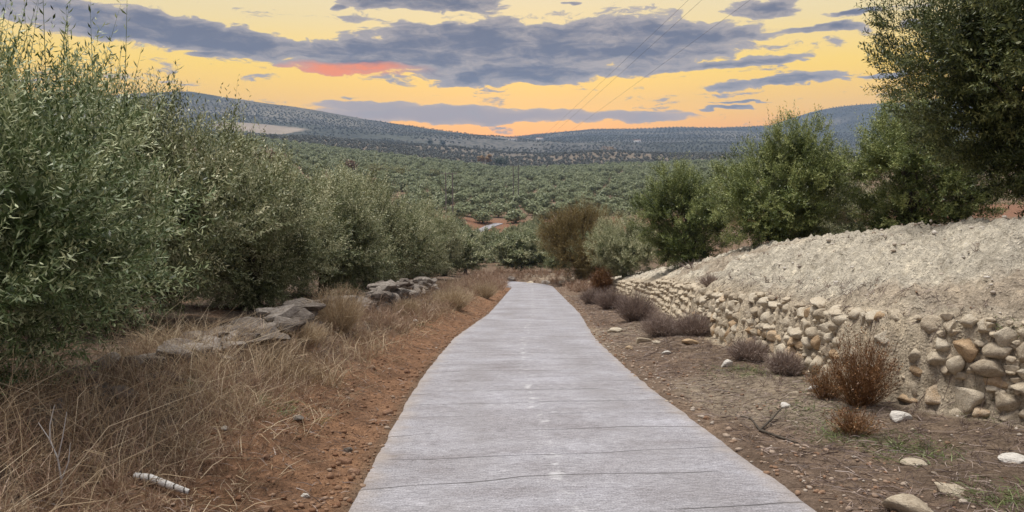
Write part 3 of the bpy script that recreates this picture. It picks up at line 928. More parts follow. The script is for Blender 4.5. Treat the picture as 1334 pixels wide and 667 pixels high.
# hillside groves in straight rows; a few of the nearest as things so that the mass can follow them
r = rng(6)
hp = []
a1, a2 = math.radians(24), math.radians(-12)
for seed_, (y0, y1, sp, ang) in enumerate([(735, 1050, 9.0, a1), (1050, 1650, 10.5, a2), (1650, 2320, 13.0, a1), (2320, 3320, 17.0, a2)]):
    nmax = int(2.2 * y1 / sp)
    gi_, gj_ = np.meshgrid(np.arange(-nmax, nmax), np.arange(-nmax, nmax))
    bx, by = gi_.ravel() * sp, gj_.ravel() * sp * 1.15
    x = bx * math.cos(ang) - by * math.sin(ang); y = bx * math.sin(ang) + by * math.cos(ang) + (y0 + y1) / 2
    x = x + r.normal(0, sp * .19, x.shape); y = y + r.normal(0, sp * .19, y.shape)
    keep = (y > y0) & (y < y1) & (x / y > -.5) & (x / y < .58) & (r.random(x.shape) > .14)
    keep &= (fbm(x * .006, y * .012, 3, 700) < .30) | (y < 1000)
    keep &= (y < 2320) | (x / y > .0)
    keep &= ~((x > -40) & (x < 20) & (y > 1000) & (y < 1500) & (vnoise(x * .02, y * .02, None, 7) > .2))
    keep &= (((x - fx_) / 118) ** 2 + ((y - fy_ - 10) / 82) ** 2 > 1.0)
    hp.append(np.stack([x[keep], y[keep]], 1))
hp = np.concatenate(hp)
near_h = np.argsort(hp[:, 1] + 1e4 * ((hp[:, 0] / hp[:, 1] < -.15) | (hp[:, 0] / hp[:, 1] > .2)))
src2 = []
for n_ in range(2):
    x, y = hp[near_h[n_]]
    o = link('olive_tree', ST2[n_], None, (x, y, float(ground_z(x, y))), 0, 1.0)
    tag(o, 'tiny olive tree at the foot of the hills, just beyond the valley grove', 'olive tree', 'olive trees of the hillside orchards')
    src2.append(o)
scatter('hillside_orchard', 'rows of tiny olive trees striping the hills', 'orchard', hp[near_h[2:]], src2, .8, 1.25, 10)

# a few coloured trees and shrubs in the distance
def accent(name, px, py_base, Y, hpx, wpx, mat, label, cat, seed, group=None):
    u, w = ray(px, py_base)
    x = u * Y; z = float(ground_z(x, Y))
    hgt, wid = hpx * Y / F, wpx * Y / F
    me = small_tree(name + '_mesh', seed, 300, hgt * .16, hgt * .09, M[mat], wid * .55, hgt)
    tag(link(name, me, None, (x, Y, z), seed), label, cat, group)


accent('tree', 350, 200, 300, 30, 42, 'redleaf', 'red brown leafed tree behind the silvery olives, below the pale field', 'tree', 301)
accent('tree', 455, 208, 330, 22, 22, 'redleaf', 'bare looking brown tree just left of the yellow green scrub', 'tree', 302)
for i, (px, wpx) in enumerate([(480, 24), (500, 30), (522, 22)]):
    accent('shrub', px, 222, 345 + i * 4, 13, wpx + 12, 'yellow', ('left', 'middle', 'right')[i] + ' one of three yellow green shrubs in a band left of the valley grove', 'shrub', 303 + i)
accent('shrub', 566, 222, 400, 10, 20, 'yellow', 'single yellow green shrub right of the three shrub band', 'shrub', 309)
for i, (px, Y, hh_, ww_) in enumerate([(626, 800, 12, 11), (637, 806, 16, 9)]):
    accent('tree', px, 212, Y, hh_, ww_, 'autumn', ('lower and wider', 'taller and narrower')[i] + ' of two orange autumn trees beside the dark clump', 'tree', 320 + i)
accent('tree', 655, 213, 790, 13, 24, 'dark', 'dark rounded evergreen clump right of the orange autumn trees', 'tree', 323)
accent('tree', 790, 196, 1150, 9, 26, 'autumn', 'wide pale orange tree on the slope above the striped terrace', 'tree', 324)
for i, (px, Y) in enumerate([(561, 1500), (577, 1520)]):
    accent('tree', px, 184, Y, 8, 8, 'dark', ('left', 'right')[i] + ' one of two dark trees alone on the far left hillside', 'tree', 330 + i)
# ------------------------------------------------------------------ stones and walls
def stone_mesh(name, mat, seed, cuts=7, round_=.5, sub=3, amp=.10, smooth=True):
    bm = bmesh.new(); bmesh.ops.create_icosphere(bm, subdivisions=sub, radius=.5)
    v = np.array([q.co[:] for q in bm.verts]); r = rng(seed)
    for _ in range(cuts):
        n_ = nrm(r.normal(0, 1, 3)); o_ = r.uniform(.24, .40) + round_ * .06
        ex = v @ n_ - o_
        v = v - np.where(ex > 0, ex * .97, 0)[:, None] * n_
    v = v * (1 + amp * vnoise(v[:, 0] * 4 + seed, v[:, 1] * 4, v[:, 2] * 4, seed)[:, None] + amp * .5 * vnoise(v[:, 0] * 9, v[:, 1] * 9 + seed, v[:, 2] * 9, seed + 1)[:, None])
    v = v / (v.max(0) - v.min(0))
    for q, c in zip(bm.verts, v): q.co = c
    me = bpy.data.meshes.new(name); bm.to_mesh(me); bm.free()
    me.materials.append(mat)
    me.polygons.foreach_set('use_smooth', np.full(len(me.polygons), smooth))
    return me


SM = {k: [stone_mesh('stone_' + k + str(i), M['st_' + k], 40 * n_ + i, cuts=16 if k == 'grey' else 11, round_=.1 if k == 'grey' else .3, amp=.06, smooth=k != 'grey') for i in range(6)]
      for n_, k in enumerate(('grey', 'tan', 'ochre', 'white', 'red'))}


def put_stone(kind, loc, size, r, parent=None, name='stone', flat=True):
    o = bpy.data.objects.new(name, SM[kind][r.integers(0, 6)]); COL.objects.link(o)
    o.parent = parent
    o.location = loc
    o.rotation_euler = (r.normal(0, .14), r.normal(0, .14), r.uniform(0, 6.28) if not flat else r.normal(0, .2) + (math.pi if r.random() < .5 else 0))
    o.scale = size
    return o


def joined(name, kind, items, r, parent):
    """many small stones as one part: items = (loc, size, rz)"""
    V, Fc, n = [], [], 0
    src_ = []
    for me in SM[kind][:3]:
        c = np.empty(len(me.vertices) * 3, np.float32); me.vertices.foreach_get('co', c)
        f = np.empty(len(me.polygons) * 3, np.int32); me.polygons.foreach_get('vertices', f)
        src_.append((c.reshape(-1, 3), f.reshape(-1, 3)))
    for i, (loc, size, rz) in enumerate(items):
        c, f = src_[i % 3]
        q_ = c * np.array(size); cs_, sn_ = math.cos(rz), math.sin(rz)
        V.append(np.stack([q_[:, 0] * cs_ - q_[:, 1] * sn_, q_[:, 0] * sn_ + q_[:, 1] * cs_, q_[:, 2]], 1) + loc); Fc.append(f + n); n += len(c)
    o = link(name, make_mesh(name, np.concatenate(V), np.concatenate(Fc), M['st_' + kind], smooth=True), parent)
    return tag(o, kind='stuff')


# right: retaining wall of rounded stones bedded in mud
r = rng(400)
wall = bpy.data.objects.new('stone_wall', None); COL.objects.link(wall)
wall.location = (float(road_x(9.0) + wall_e(9.0)), 9.0, float(prof(9.0)))
tag(wall, 'dry stone retaining wall of tan and ochre stones under the pale earth bank', 'wall', kind='thing')
wo = np.array(wall.location)
cand = []
hrow = .06
row = 0
while hrow < .86:
    rh = r.uniform(.11, .19) * (1.15 if row == 1 else 1.0)
    y = 3.6 + r.uniform(0, .3)
    while y < 44:
        w_ = r.uniform(.13, .34) * (1.12 if row < 2 else .95)
        wk = float(wall_k(y))
        hz = hrow + .03 * math.sin(y * 1.3 + row) + r.normal(0, .018)
        if hz < .84 * wk + .04 and r.random() > (.03 if row < 3 else .07):
            cand.append((y + w_ / 2, hz, w_ * r.uniform(1.0, 1.15), rh * r.uniform(.95, 1.25), row))
        y += w_ * r.uniform(.93, 1.04)
    hrow += rh * .93; row += 1
cand.sort()
small = []
cnt = 0
for y, hz, w_, rh, row in cand:
    frac = hz / .8
    x = float(road_x(y) + wall_e(y)) + .02 + .14 * frac + r.normal(0, .02) + .05
    z = float(prof(y)) + .13 + hz
    dep = r.uniform(.18, .26)
    ang = math.atan2(float(road_x(y + .3) + wall_e(y + .3) - road_x(y - .3) - wall_e(y - .3)), .6)
    if y > 3.9 and cnt < 300:
        kind = 'ochre' if (row < 3 and r.random() < .5) or r.random() < .05 else 'tan'
        o = put_stone(kind, np.array((x, y, z)) - wo, (dep, w_, rh * 1.1), r, wall)
        o.rotation_euler = (r.normal(0, .12), r.normal(0, .12), -ang + r.normal(0, .12) + (math.pi if r.random() < .5 else 0))
        cnt += 1
    else:
        small.append((np.array((x, y, z)) - wo, (dep, w_, rh * 1.1), -ang + r.normal(0, .15)))
for y, hz, w_, rh, row in cand:                     # small packing stones in the joints
    if y > 24: continue
    for s_ in range(1 if y > 12 else 2):
        yq = y + w_ * r.choice([-.5, .5]) + r.normal(0, .03); zq = hz + rh * r.choice([-.5, .5]) + r.normal(0, .02)
        xq = float(road_x(yq) + wall_e(yq)) + .05 + .14 * zq / .8 + r.normal(0, .012)
        q0 = r.uniform(.05, .11)
        small.append((np.array((xq, yq, float(prof(yq)) + .13 + zq)) - wo, (q0 * 1.3, q0 * 1.2, q0 * .85), r.uniform(0, 6.28)))
joined('packing_stones', 'tan', small, r, wall)
# capping slabs where the bank spills over the wall
for y, w_, hh_ in [(8.7, .34, .18), (9.3, .4, .16), (10.3, .3, .16), (11.8, .35, .15), (13.2, .3, .14)]:
    x = float(road_x(y) + wall_e(y)) + .30
    put_stone('tan', np.array((x, y, float(prof(y)) + 1.0 + r.normal(0, .03))) - wo, (.42, w_, hh_), r, wall)

# left: low tumbled wall of grey stones
lw = bpy.data.objects.new('rubble_wall', None); COL.objects.link(lw)
lw.location = (float(road_x(10.0)) - 3.7, 10.0, float(ground_z(float(road_x(10.0)) - 3.7, 10.0)))
tag(lw, 'low tumbled dry stone wall of grey stones along the left verge', 'wall', kind='thing')
lo_ = np.array(lw.location)
r = rng(401)
nst = 0
y = 5.0
while y < 40 and nst < 292:
    tall = np.interp(y, [5, 9, 11, 14, 17, 26, 34, 40], [.08, .26, .38, .3, .5, .55, .42, .2]) * (.8 + .4 * vnoise(np.array(y * .9), np.array(2.0), None, 3))
    xw = float(road_x(y)) - 3.62 + .12 * math.sin(y * .8)
    h_ = 0.0
    wst = r.uniform(.26, .62)
    while h_ < tall:
        th = r.uniform(.07, .17)
        for side in (-.14, .16):
            if r.random() < .2: continue
            x = xw + side + r.normal(0, .07); yy2 = y + r.normal(0, .12)
            zb = float(ground_z(xw, yy2, False)) - .06
            put_stone('grey', np.array((x, yy2, zb + h_ + th * .45)) - lo_, (r.uniform(.26, .45), wst * r.uniform(.7, 1.1), th * 1.25), r, lw, flat=r.random() < .7)
            nst += 1
        h_ += th * .85
    y += wst * .85
for px, py, sx, sy, sz in [(330, 425, .55, .6, .26), (385, 413, .5, .7, .16), (425, 405, .45, .6, .2), (350, 432, .4, .5, .2), (262, 442, .5, .6, .25), (300, 437, .5, .45, .22)]:
    u_s, w_s = ray(px, py)
    Y = 3.55 / max(-u_s, .05); Y = min(Y, 14.5)
    put_stone('grey', np.array((u_s * Y, Y, float(ground_z(u_s * Y, Y)) + sz * .5)) - lo_, (sx, sy, sz), r, lw, flat=False)

# loose stones one can point to
r = rng(402)
rocks = [(947, 474, 17, 13, 'white', 'white stone on the right verge beside the green grass patch'),
         (1023, 528, 13, 9, 'white', 'small round white stone on the right verge, above the forked dead branch'),
         (505, 534, 16, 12, 'red', 'rusty round stone against the left edge of the concrete'),
         (448, 601, 22, 16, 'red', 'largest of three stones in a heap at the left road edge'),
         (461, 615, 17, 13, 'red', 'lowest stone of the heap touching the left road edge'),
         (452, 590, 14, 9, 'grey', 'flat grey stone at the back of the heap on the left road edge'),
         (294, 560, 13, 8, 'white', 'pale stone alone among dry grass in the middle of the left verge'),
         (388, 548, 18, 7, 'grey', 'long flat grey stone where red earth meets dry grass'),
         (485, 475, 9, 9, 'red', 'pinkish stone on the red earth of the left verge'),
         (530, 483, 9, 9, 'red', 'reddish stone low on the left bank close to the concrete'),
         (541, 419, 8, 6, 'white', 'white stone in front of the stacked part of the left wall'),
         (397, 643, 13, 8, 'white', 'pale chip of stone near the bottom of the left verge'),
         (345, 660, 20, 14, 'red', 'half buried brown stone at the bottom edge of the left verge'),
         (346, 600, 12, 9, 'red', 'orange stone on the dark weedy part of the left verge'),
         (838, 443, 24, 9, 'tan', 'long tan stone lying in front of the mauve dry weeds'),
         (868, 459, 14, 7, 'white', 'flat white stone right of the concrete, near the dry weeds'),
         (898, 446, 22, 7, 'ochre', 'long pinkish stone lying on the right verge before the wall'),
         (855, 446, 12, 6, 'tan', 'small tan stone right of the long tan stone'),
         (800, 430, 20, 10, 'tan', 'rounded tan stone at the road side edge of the dry weeds'),
         (820, 452, 10, 7, 'ochre', 'small orange stone at the right edge of the concrete'),
         (1190, 660, 70, 26, 'tan', 'wide flat sandy rock at the bottom right of the verge'),
         (1324, 595, 34, 12, 'white', 'pale flat rock at the right edge below the wall'),
         (1190, 603, 30, 9, 'tan', 'flat pale stone on the verge below the green weeds'),
         (1240, 640, 40, 10, 'tan', 'low pale rock among brown litter near the lower right corner'),
         (1060, 505, 18, 12, 'white', 'white stone lying at the foot of the wall beside the orange weed'),
         (1035, 512, 14, 8, 'tan', 'small pale stone left of the white one at the wall foot'),
         (1170, 545, 26, 12, 'white', 'bluish white stone at the wall foot right of the orange weed')]
rocks += [(690, 368, 12, 5, 'tan', 'flat pale stone on the low berm straight beyond the end of the road'),
          (712, 367, 14, 6, 'grey', 'grey stone on the berm right of the flat pale stone'),
          (733, 368, 16, 7, 'tan', 'tan stone on the berm just left of the brown bush foot'),
          (668, 363, 12, 7, 'grey', 'dark stone on the berm at the inside of the road bend')]
for px, py, wpx, hpx, kind, lab in rocks:
    x, y = on_ground(px, py + hpx * .3, 2.5, 75)
    s_ = wpx * math.hypot(x, y) / F
    o = put_stone(kind, (x, y, float(ground_z(x, y)) + s_ * hpx / wpx * .16), (s_, s_ * .85, s_ * max(.42, hpx / wpx) * .95), r, None, 'rock', True)
    tag(o, lab, 'stone')


# ------------------------------------------------------------------ gravel, grass, weeds (masses)
def zone_points(n, ymin, ymax, emin, emax, r, power=1.6, side=-1):
    """points on one verge, denser near the camera; emin..emax measured from the road edge"""
    y = ymin + (ymax - ymin) * r.random(n) ** power
    e_ = half_w(y) + emin + (emax - emin) * r.random(n)
    x = road_x(y) + side * e_
    return x, y


def gravel(name, label, parts, seed):
    r = rng(seed)
    bm = bmesh.new(); bmesh.ops.create_icosphere(bm, subdivisions=1, radius=.5)
    c = np.array([q.co[:] for q in bm.verts]); f = np.array([[q.index for q in p.verts] for p in bm.faces]); bm.free()
    V, Fc, Cc, n = [], [], [], 0
    for x, y, s0, s1, cols in parts:
        k = len(x)
        s = s0 + (s1 - s0) * r.random(k) ** 2.5
        sc = np.stack([s * r.uniform(.8, 1.3, k), s * r.uniform(.7, 1.1, k), s * r.uniform(.45, .8, k)], 1)
        q_ = c[None] * (1 + r.normal(0, .13, (k, len(c), 1))) * sc[:, None]
        a = r.uniform(0, 6.28, k); ca, sa = np.cos(a)[:, None], np.sin(a)[:, None]
        z = ground_z(x, y) + sc[:, 2] * .2
        v = np.stack([q_[..., 0] * ca - q_[..., 1] * sa + x[:, None], q_[..., 0] * sa + q_[..., 1] * ca + y[:, None], q_[..., 2] + z[:, None]], -1)
        V.append(v.reshape(-1, 3)); Fc.append((f[None] + (np.arange(k) * len(c))[:, None, None]).reshape(-1, 3) + n); n += k * len(c)
        Cc.append(np.repeat(np.clip(cols + r.normal(0, .16, k), 0, 1), len(f)))
    me = make_mesh(name, np.concatenate(V), np.concatenate(Fc), M['pebble'], {'tint': ('FLOAT', 'FACE', np.concatenate(Cc))})
    return tag(link(name, me), label, 'gravel', kind='stuff')


m_, h = new_mat('pebble')
nz = h.noise(h.n('ShaderNodeNewGeometry').outputs['Position'], 45, 4, .6)
c = h.mix(1.0, h.ramp(attr(h, 'tint'), [(0, (.20, .105, .06)), (.35, (.29, .18, .115)), (.65, (.40, .32, .25)), (1, (.62, .57, .50))]),
          h.ramp(nz, [(.3, (.7, .7, .7)), (.7, (1.25, 1.25, 1.25))]), 'MULTIPLY')
finish(h, c, .95, nz, .4, .01)
M['pebble'] = m_
r = rng(500)
x1, y1 = zone_points(2600, 2.6, 40, .02, 1.2, r, 1.8); x2, y2 = zone_points(1500, 2.6, 40, .6, 2.2, r, 1.8)
x3, y3 = zone_points(1700, 2.6, 40, -.10, .2, r, 1.5)
x4, y4 = zone_points(2600, 2.6, 45, .02, 1.0, r, 1.5, 1); x5, y5 = zone_points(2000, 2.6, 40, .3, 2.6, r, 1.7, 1)
x6, y6 = zone_points(1800, 2.6, 45, -.10, .22, r, 1.3, 1)
gravel('gravel', 'scattered pebbles and earth clods on both verges', [
    (x1, y1, .008, .055, .2), (x2, y2, .008, .04, .3), (x3, y3, .006, .06, .25), (x4, y4, .008, .055, .5), (x5, y5, .008, .045, .55), (x6, y6, .006, .07, .5)], 501)
# crumbs of marl and clods on the bank
yb = 5 + 32 * r.random(1800) ** 1.4; xb = road_x(yb) + wall_e(yb) + .3 + 3.6 * r.random(1800)
gravel('bank_clods', 'crumbly marl clods over the pale bank', [(xb, yb, .012, .085, .86)], 502)


def blades(geo, x, y, hgt, r, w=(.0016, .003), lean=.5, tint=(.55, .2), drop=.25):
    n = len(x)
    p0 = np.stack([x, y, ground_z(x, y) - .01], 1)
    d = np.stack([r.normal(0, lean, n), r.normal(0, lean, n), np.ones(n)], 1)
    p1 = p0 + d * (hgt * .55)[:, None]
    p2 = p1 + (d * np.array([1.7, 1.7, .75 - drop]) + r.normal(0, .2, (n, 3))) * (hgt * .5)[:, None]
    ribbons(geo, p0, p1, p2, r.uniform(*w, n), r, np.clip(tint[0] + r.normal(0, tint[1], n), 0, 1))


def dead_weed(geo, x, y, hgt, r, twigs=26, w=.0016, tint=(.5, .2), zfun=ground_z):
    """branching dead herbs: each a main stalk fan with side twigs"""
    n = len(x)
    p0 = np.stack([x, y, zfun(x, y) - .02], 1)
    N = n * twigs
    B = np.repeat(p0, twigs, 0); Hh = np.repeat(hgt, twigs)
    d = nrm(np.stack([r.normal(0, .55, N), r.normal(0, .55, N), r.uniform(.35, 1.1, N)], 1))
    st_ = r.uniform(0, .6, N) * (r.random(N) < .7)
    lead = nrm(np.stack([r.normal(0, .3, N), r.normal(0, .3, N), np.ones(N)], 1))
    a = B + lead * (Hh * st_)[:, None]
    ln = Hh * r.uniform(.35, .75, N)
    m1 = a + d * (ln * .5)[:, None] + r.normal(0, .03, (N, 3)) * Hh[:, None]
    e1 = a + d * ln[:, None] + r.normal(0, .10, (N, 3)) * Hh[:, None]
    ribbons(geo, a, m1, e1, w * r.uniform(.6, 1.5, N), r, np.clip(tint[0] + r.normal(0, tint[1], N), 0, 1))


r = rng(510)
gg = Geo()
def patchy(n, *a):
    x, y = zone_points(n, *a)
    k = fbm(x * 1.7, y * 1.7, 3, 808) + r.normal(0, .22, n) > -.02
    return x[k], y[k]


x, y = patchy(11000, 2.7, 9, .95, 2.9, r, 1.5)
blades(gg, x, y, r.uniform(.08, .34, len(x)) * (.5 + sstep(-(x - road_x(y)), 2.2, 3.1)), r, tint=(np.clip(.48 + .35 * fbm(x * 1.1, y * 1.1, 2, 818), .1, .9), .22), lean=.45)
x, y = zone_points(420, 2.7, 7.5, 1.3, 2.6, r, 1.3)
blades(gg, x, y, r.uniform(.45, .85, 420), r, w=(.0014, .0024), lean=.35, tint=(.72, .12))
x, y = patchy(11000, 8, 44, .7, 2.9, r, 1.5)
blades(gg, x, y, r.uniform(.10, .38, len(x)), r, w=(.003, .006), tint=(.5, .2), lean=.4)
x, y = zone_points(7000, 3, 30, .5, 2.6, r, 1.7)
blades(gg, x, y, r.uniform(.03, .12, 7000), r, w=(.002, .004), tint=(.45, .25), lean=1.3)
tag(link('dry_grass', gg.mesh('dry_grass', M['straw'])), 'straw coloured dry grass along the left verge', 'dry grass', kind='stuff')

gg = Geo()
x, y = zone_points(900, 3.0, 16, .85, 2.4, r, 1.5)
dead_weed(gg, x, y, r.uniform(.12, .36, 900) * (.6 + .5 * sstep(-(x - road_x(y)), 2.4, 3.2)), r, 30, .0016)
x, y = zone_points(500, 14, 44, .8, 2.3, r, 1.3)
dead_weed(gg, x, y, r.uniform(.2, .5, 500), r, 26, .0035, tint=(.55, .2))
x, y = zone_points(900, 3, 14, .55, 1.6, r, 1.5)
dead_weed(gg, x, y, r.uniform(.05, .14, 900), r, 14, .0015, tint=(.4, .2))
x = r.uniform(-5, 8, 420); y = 55.2 + r.uniform(0, 6, 420) + .12 * x
dead_weed(gg, x, y, r.uniform(.25, .7, 420), r, 22, .009, tint=(.45, .2))
x, y = zone_points(260, 38, 52, .3, 2.2, r, 1.0); dead_weed(gg, x, y, r.uniform(.3, .65, 260), r, 22, .007, tint=(.55, .2))
x, y = zone_points(200, 36, 54, .5, 2.6, r, 1.0, 1); dead_weed(gg, x, y, r.uniform(.25, .55, 200), r, 22, .007, tint=(.45, .2))
tag(link('dead_weeds', gg.mesh('dead_weeds', M['weed'])), 'tangle of brown dead weeds on the verges and across the end of the road', 'weeds', kind='stuff')

# right verge: fallen twigs and flattened stalks
gg = Geo()
for n_, pw, emax in ((11000, 1.7, 2.6), (3000, 1.3, 1.4)):
    x, y = zone_points(n_, 2.6, 34, .1, emax, r, pw, 1)
    p0 = np.stack([x, y, ground_z(x, y) + .008], 1)
    a = r.uniform(0, 6.28, n_); ln = r.uniform(.03, .22, n_)
    x2_, y2_ = x + np.cos(a) * ln, y + np.sin(a) * ln
    p2 = np.stack([x2_, y2_, ground_z(x2_, y2_) + r.uniform(.004, .03, n_)], 1)
    ribbons(gg, p0, (p0 + p2) / 2 + r.normal(0, .006, (n_, 3)) + [0, 0, .008], p2, r.uniform(.0015, .0045, n_), r, np.clip(.34 + r.normal(0, .32, n_), 0, 1))
for n_, e0, e1 in ((2600, .05, 1.6),):
    x, y = zone_points(n_, 2.6, 24, e0, e1, r, 1.8)
    a = r.uniform(0, 6.28, n_); ln = r.uniform(.02, .12, n_)
    p0 = np.stack([x, y, ground_z(x, y) + .006], 1); x2_, y2_ = x + np.cos(a) * ln, y + np.sin(a) * ln
    p2 = np.stack([x2_, y2_, ground_z(x2_, y2_) + r.uniform(.004, .03, n_)], 1)
    ribbons(gg, p0, (p0 + p2) / 2 + [0, 0, .008], p2, r.uniform(.0015, .004, n_), r, np.clip(.35 + r.normal(0, .28, n_), 0, 1))
x, y = zone_points(700, 2.7, 20, .9, 2.7, r, 1.5, 1)
dead_weed(gg, x, y, r.uniform(.04, .15, 700), r, 16, .0018, tint=(.3, .2))
yb = 6 + 22 * r.random(46) ** 1.2; xb = road_x(yb) + wall_e(yb) + .5 + 2.9 * r.random(46)
dead_weed(gg, xb, yb, r.uniform(.05, .16, 46), r, 24, .0028, tint=(.4, .2))
tag(link('twig_litter', gg.mesh('twig_litter', M['mauve'])), 'brown twig litter scattered over both verges', 'litter', kind='stuff')

gg = Geo()
for px, py, rad, n_ in ((340, 525, .4, 500), (370, 540, .3, 300), (250, 500, .4, 300), (545, 425, .5, 300), (962, 484, .42, 900), (985, 487, .3, 400), (1085, 565, .30, 800), (1050, 535, .35, 500), (1170, 582, .38, 1100), (1210, 585, .25, 400), (1315, 655, .32, 1000), (1290, 540, .2, 300), (1060, 505, .3, 300)):
    cx_, cy_ = on_ground(px, py, 2.5, 40)
    n_ = n_ // 2; rr = rad * 1.15 * r.random(n_); a = r.uniform(0, 6.28, n_)
    blades(gg, cx_ + rr * np.cos(a), cy_ + rr * np.sin(a) * 1.4, r.uniform(.015, .06, n_), r, w=(.0015, .004), lean=1.1, tint=(.5, .28))
tag(link('green_grass', gg.mesh('green_grass', M['green'])), 'small patches of fresh green grass on the verges', 'grass', kind='stuff')


# ------------------------------------------------------------------ single shrubs, tufts, sticks
def weed_thing(name, px, py, y0, y1, hpx, wpx, mat, label, cat, seed, twigs=700, leaf=None, w=.003, group=None, tint=(.5, .2), dome=.75):
    x, y = on_ground(px, py, y0, y1)
    D = math.hypot(x, y); hgt, wid = hpx * D / F, wpx * D / F
    r = rng(seed); geo = Geo()
    n = twigs
    th = r.uniform(0, 6.28, n); rr = np.sqrt(r.random(n)) * wid * .5
    tip = np.stack([rr * np.cos(th), rr * np.sin(th), hgt * np.sqrt(np.clip(1 - dome * (rr / (wid * .5)) ** 2, .05, 1)) * r.uniform(.45, 1.0, n)], 1)
    b0 = np.stack([tip[:, 0] * .18, tip[:, 1] * .18, np.full(n, -.04)], 1)
    md = b0 * .45 + tip * .55 + r.normal(0, .05, (n, 3)) * hgt
    ribbons(geo, b0, md, tip, w * r.uniform(.6, 1.6, n), r, np.clip(tint[0] + r.normal(0, tint[1], n), 0, 1))
    # side twigs
    k = r.integers(0, n, n * 4); t = r.uniform(.25, 1, n * 4)[:, None]
    a = np.where(t < .5, b0[k] + (md[k] - b0[k]) * t * 2, md[k] + (tip[k] - md[k]) * (t - .5) * 2)
    d = nrm(nrm(tip[k] - b0[k]) + r.normal(0, .6, (n * 4, 3)))
    ln = hgt * r.uniform(.08, .24, n * 4)[:, None]
    ribbons(geo, a, a + d * ln * .5, a + d * ln + r.normal(0, .02, (n * 4, 3)) * hgt, w * .6, r, np.clip(tint[0] + .08 + r.normal(0, tint[1], n * 4), 0, 1))
    if leaf:
        kk = r.integers(0, n * 4, leaf[0])
        leafy(geo, a[kk], nrm(d[kk] + [0, 0, .3]), np.full(leaf[0], hgt * .12), 4, leaf[1], leaf[2], r, .1, .8, tint, 0)
    o = link(name, geo.mesh(name, M[mat]), None, (x, y, float(ground_z(x, y))))
    tag(o, label, cat, group)


weed_thing('dry_shrub', 1118, 528, 3, 30, 100, 88, 'rust', 'orange brown dried shrub leaning on the stone wall', 'shrub', 601, 420, (700, .03, .012), .0022)
weed_thing('dry_shrub', 1075, 520, 3, 30, 48, 50, 'rust', 'low orange dried weed left of the big orange shrub', 'shrub', 602, 220, (260, .025, .01), .002)
weed_thing('dry_shrub', 1110, 562, 3, 30, 34, 70, 'rust', 'flattened orange dried weed below the big orange shrub', 'shrub', 612, 200, (260, .025, .01), .002)
weed_thing('shrub', 784, 381, 20, 60, 34, 30, 'rust', 'small rust red shrub at the far end of the bank', 'shrub', 603, 600, (1500, .06, .03), .008)
GM = 'mauve dry weeds along the foot of the right bank'
for i, (px, py, hp_, wp_, lab) in enumerate([
        (795, 402, 32, 52, 'mauve dry bush nearest the small rust red shrub'),
        (772, 396, 24, 40, 'mauve dry bush closest to the road end, left of the rust shrub'),
        (828, 418, 44, 66, 'largest mauve dry bush, bulging toward the concrete'),
        (862, 438, 34, 66, 'mauve brown dry bush in front of the middle of the wall'),
        (905, 438, 34, 60, 'tan dry bush against the wall, right of the mauve ones'),
        (975, 470, 32, 62, 'dry brown bush at the wall foot, above the green grass patch'),
        (1022, 488, 34, 50, 'small dry brown bush at the wall foot, left of the orange shrub')]):
    weed_thing('dry_bush', px, py, 4, 60, hp_, wp_, 'mauve', lab, 'bush', 620 + i, 900, None, .0035, GM, (.5 if i < 3 else .62, .18))
GT = 'tufts of tall dry grass at the left wall'
for i, (px, py, hp_, wp_, lab) in enumerate([
        (440, 432, 68, 84, 'tall fan of dry grass in front of the left wall, before its stacked part'),
        (590, 402, 32, 60, 'dry grass tuft at the far end of the left wall'),
        (632, 388, 24, 44, 'dry grass tuft on the left verge closest to the road bend'),
        (530, 412, 28, 40, 'short dry tuft below the stacked part of the left wall'),
        (395, 452, 34, 70, 'low dry tuft left of the tall fan of grass')]):
    weed_thing('grass_tuft', px, py, 4, 60, hp_, wp_, 'straw', lab, 'grass tuft', 640 + i, 700, None, .003 if i != 1 else .005, GT, (.5, .2), .5)
weed_thing('dry_shrub', 905, 352, 10, 60, 16, 60, 'mauve', 'thin dry stalks on the crest of the bank below the dark tree', 'shrub', 650, 60, None, .006)
weed_thing('dry_shrub', 925, 372, 10, 60, 20, 30, 'mauve', 'small dry weed growing on the face of the pale bank', 'shrub', 651, 250, None, .004, None, (.6, .2))

# forked dead branch on the right verge
def stick(name, pts_px, radii, mat, label, cat, lift=.02, side=None):
    geo = Geo()
    P3 = []
    for px, py in pts_px:
        x, y = on_ground(px, py, 2.5, 30); P3.append((x, y, float(ground_z(x, y)) + lift))
    P3 = np.array(P3); o0 = P3[0].copy()
    tube(geo, P3 - o0, radii, 7)
    for pl, rr in side or []:
        Q = []
        for px, py, up_ in pl:
            x, y = on_ground(px, py, 2.5, 30); Q.append((x, y, float(ground_z(x, y)) + lift + up_))
        tube(geo, np.array(Q) - o0, rr, 6)
    tag(link(name, geo.mesh(name, mat, True), None, o0), label, cat)


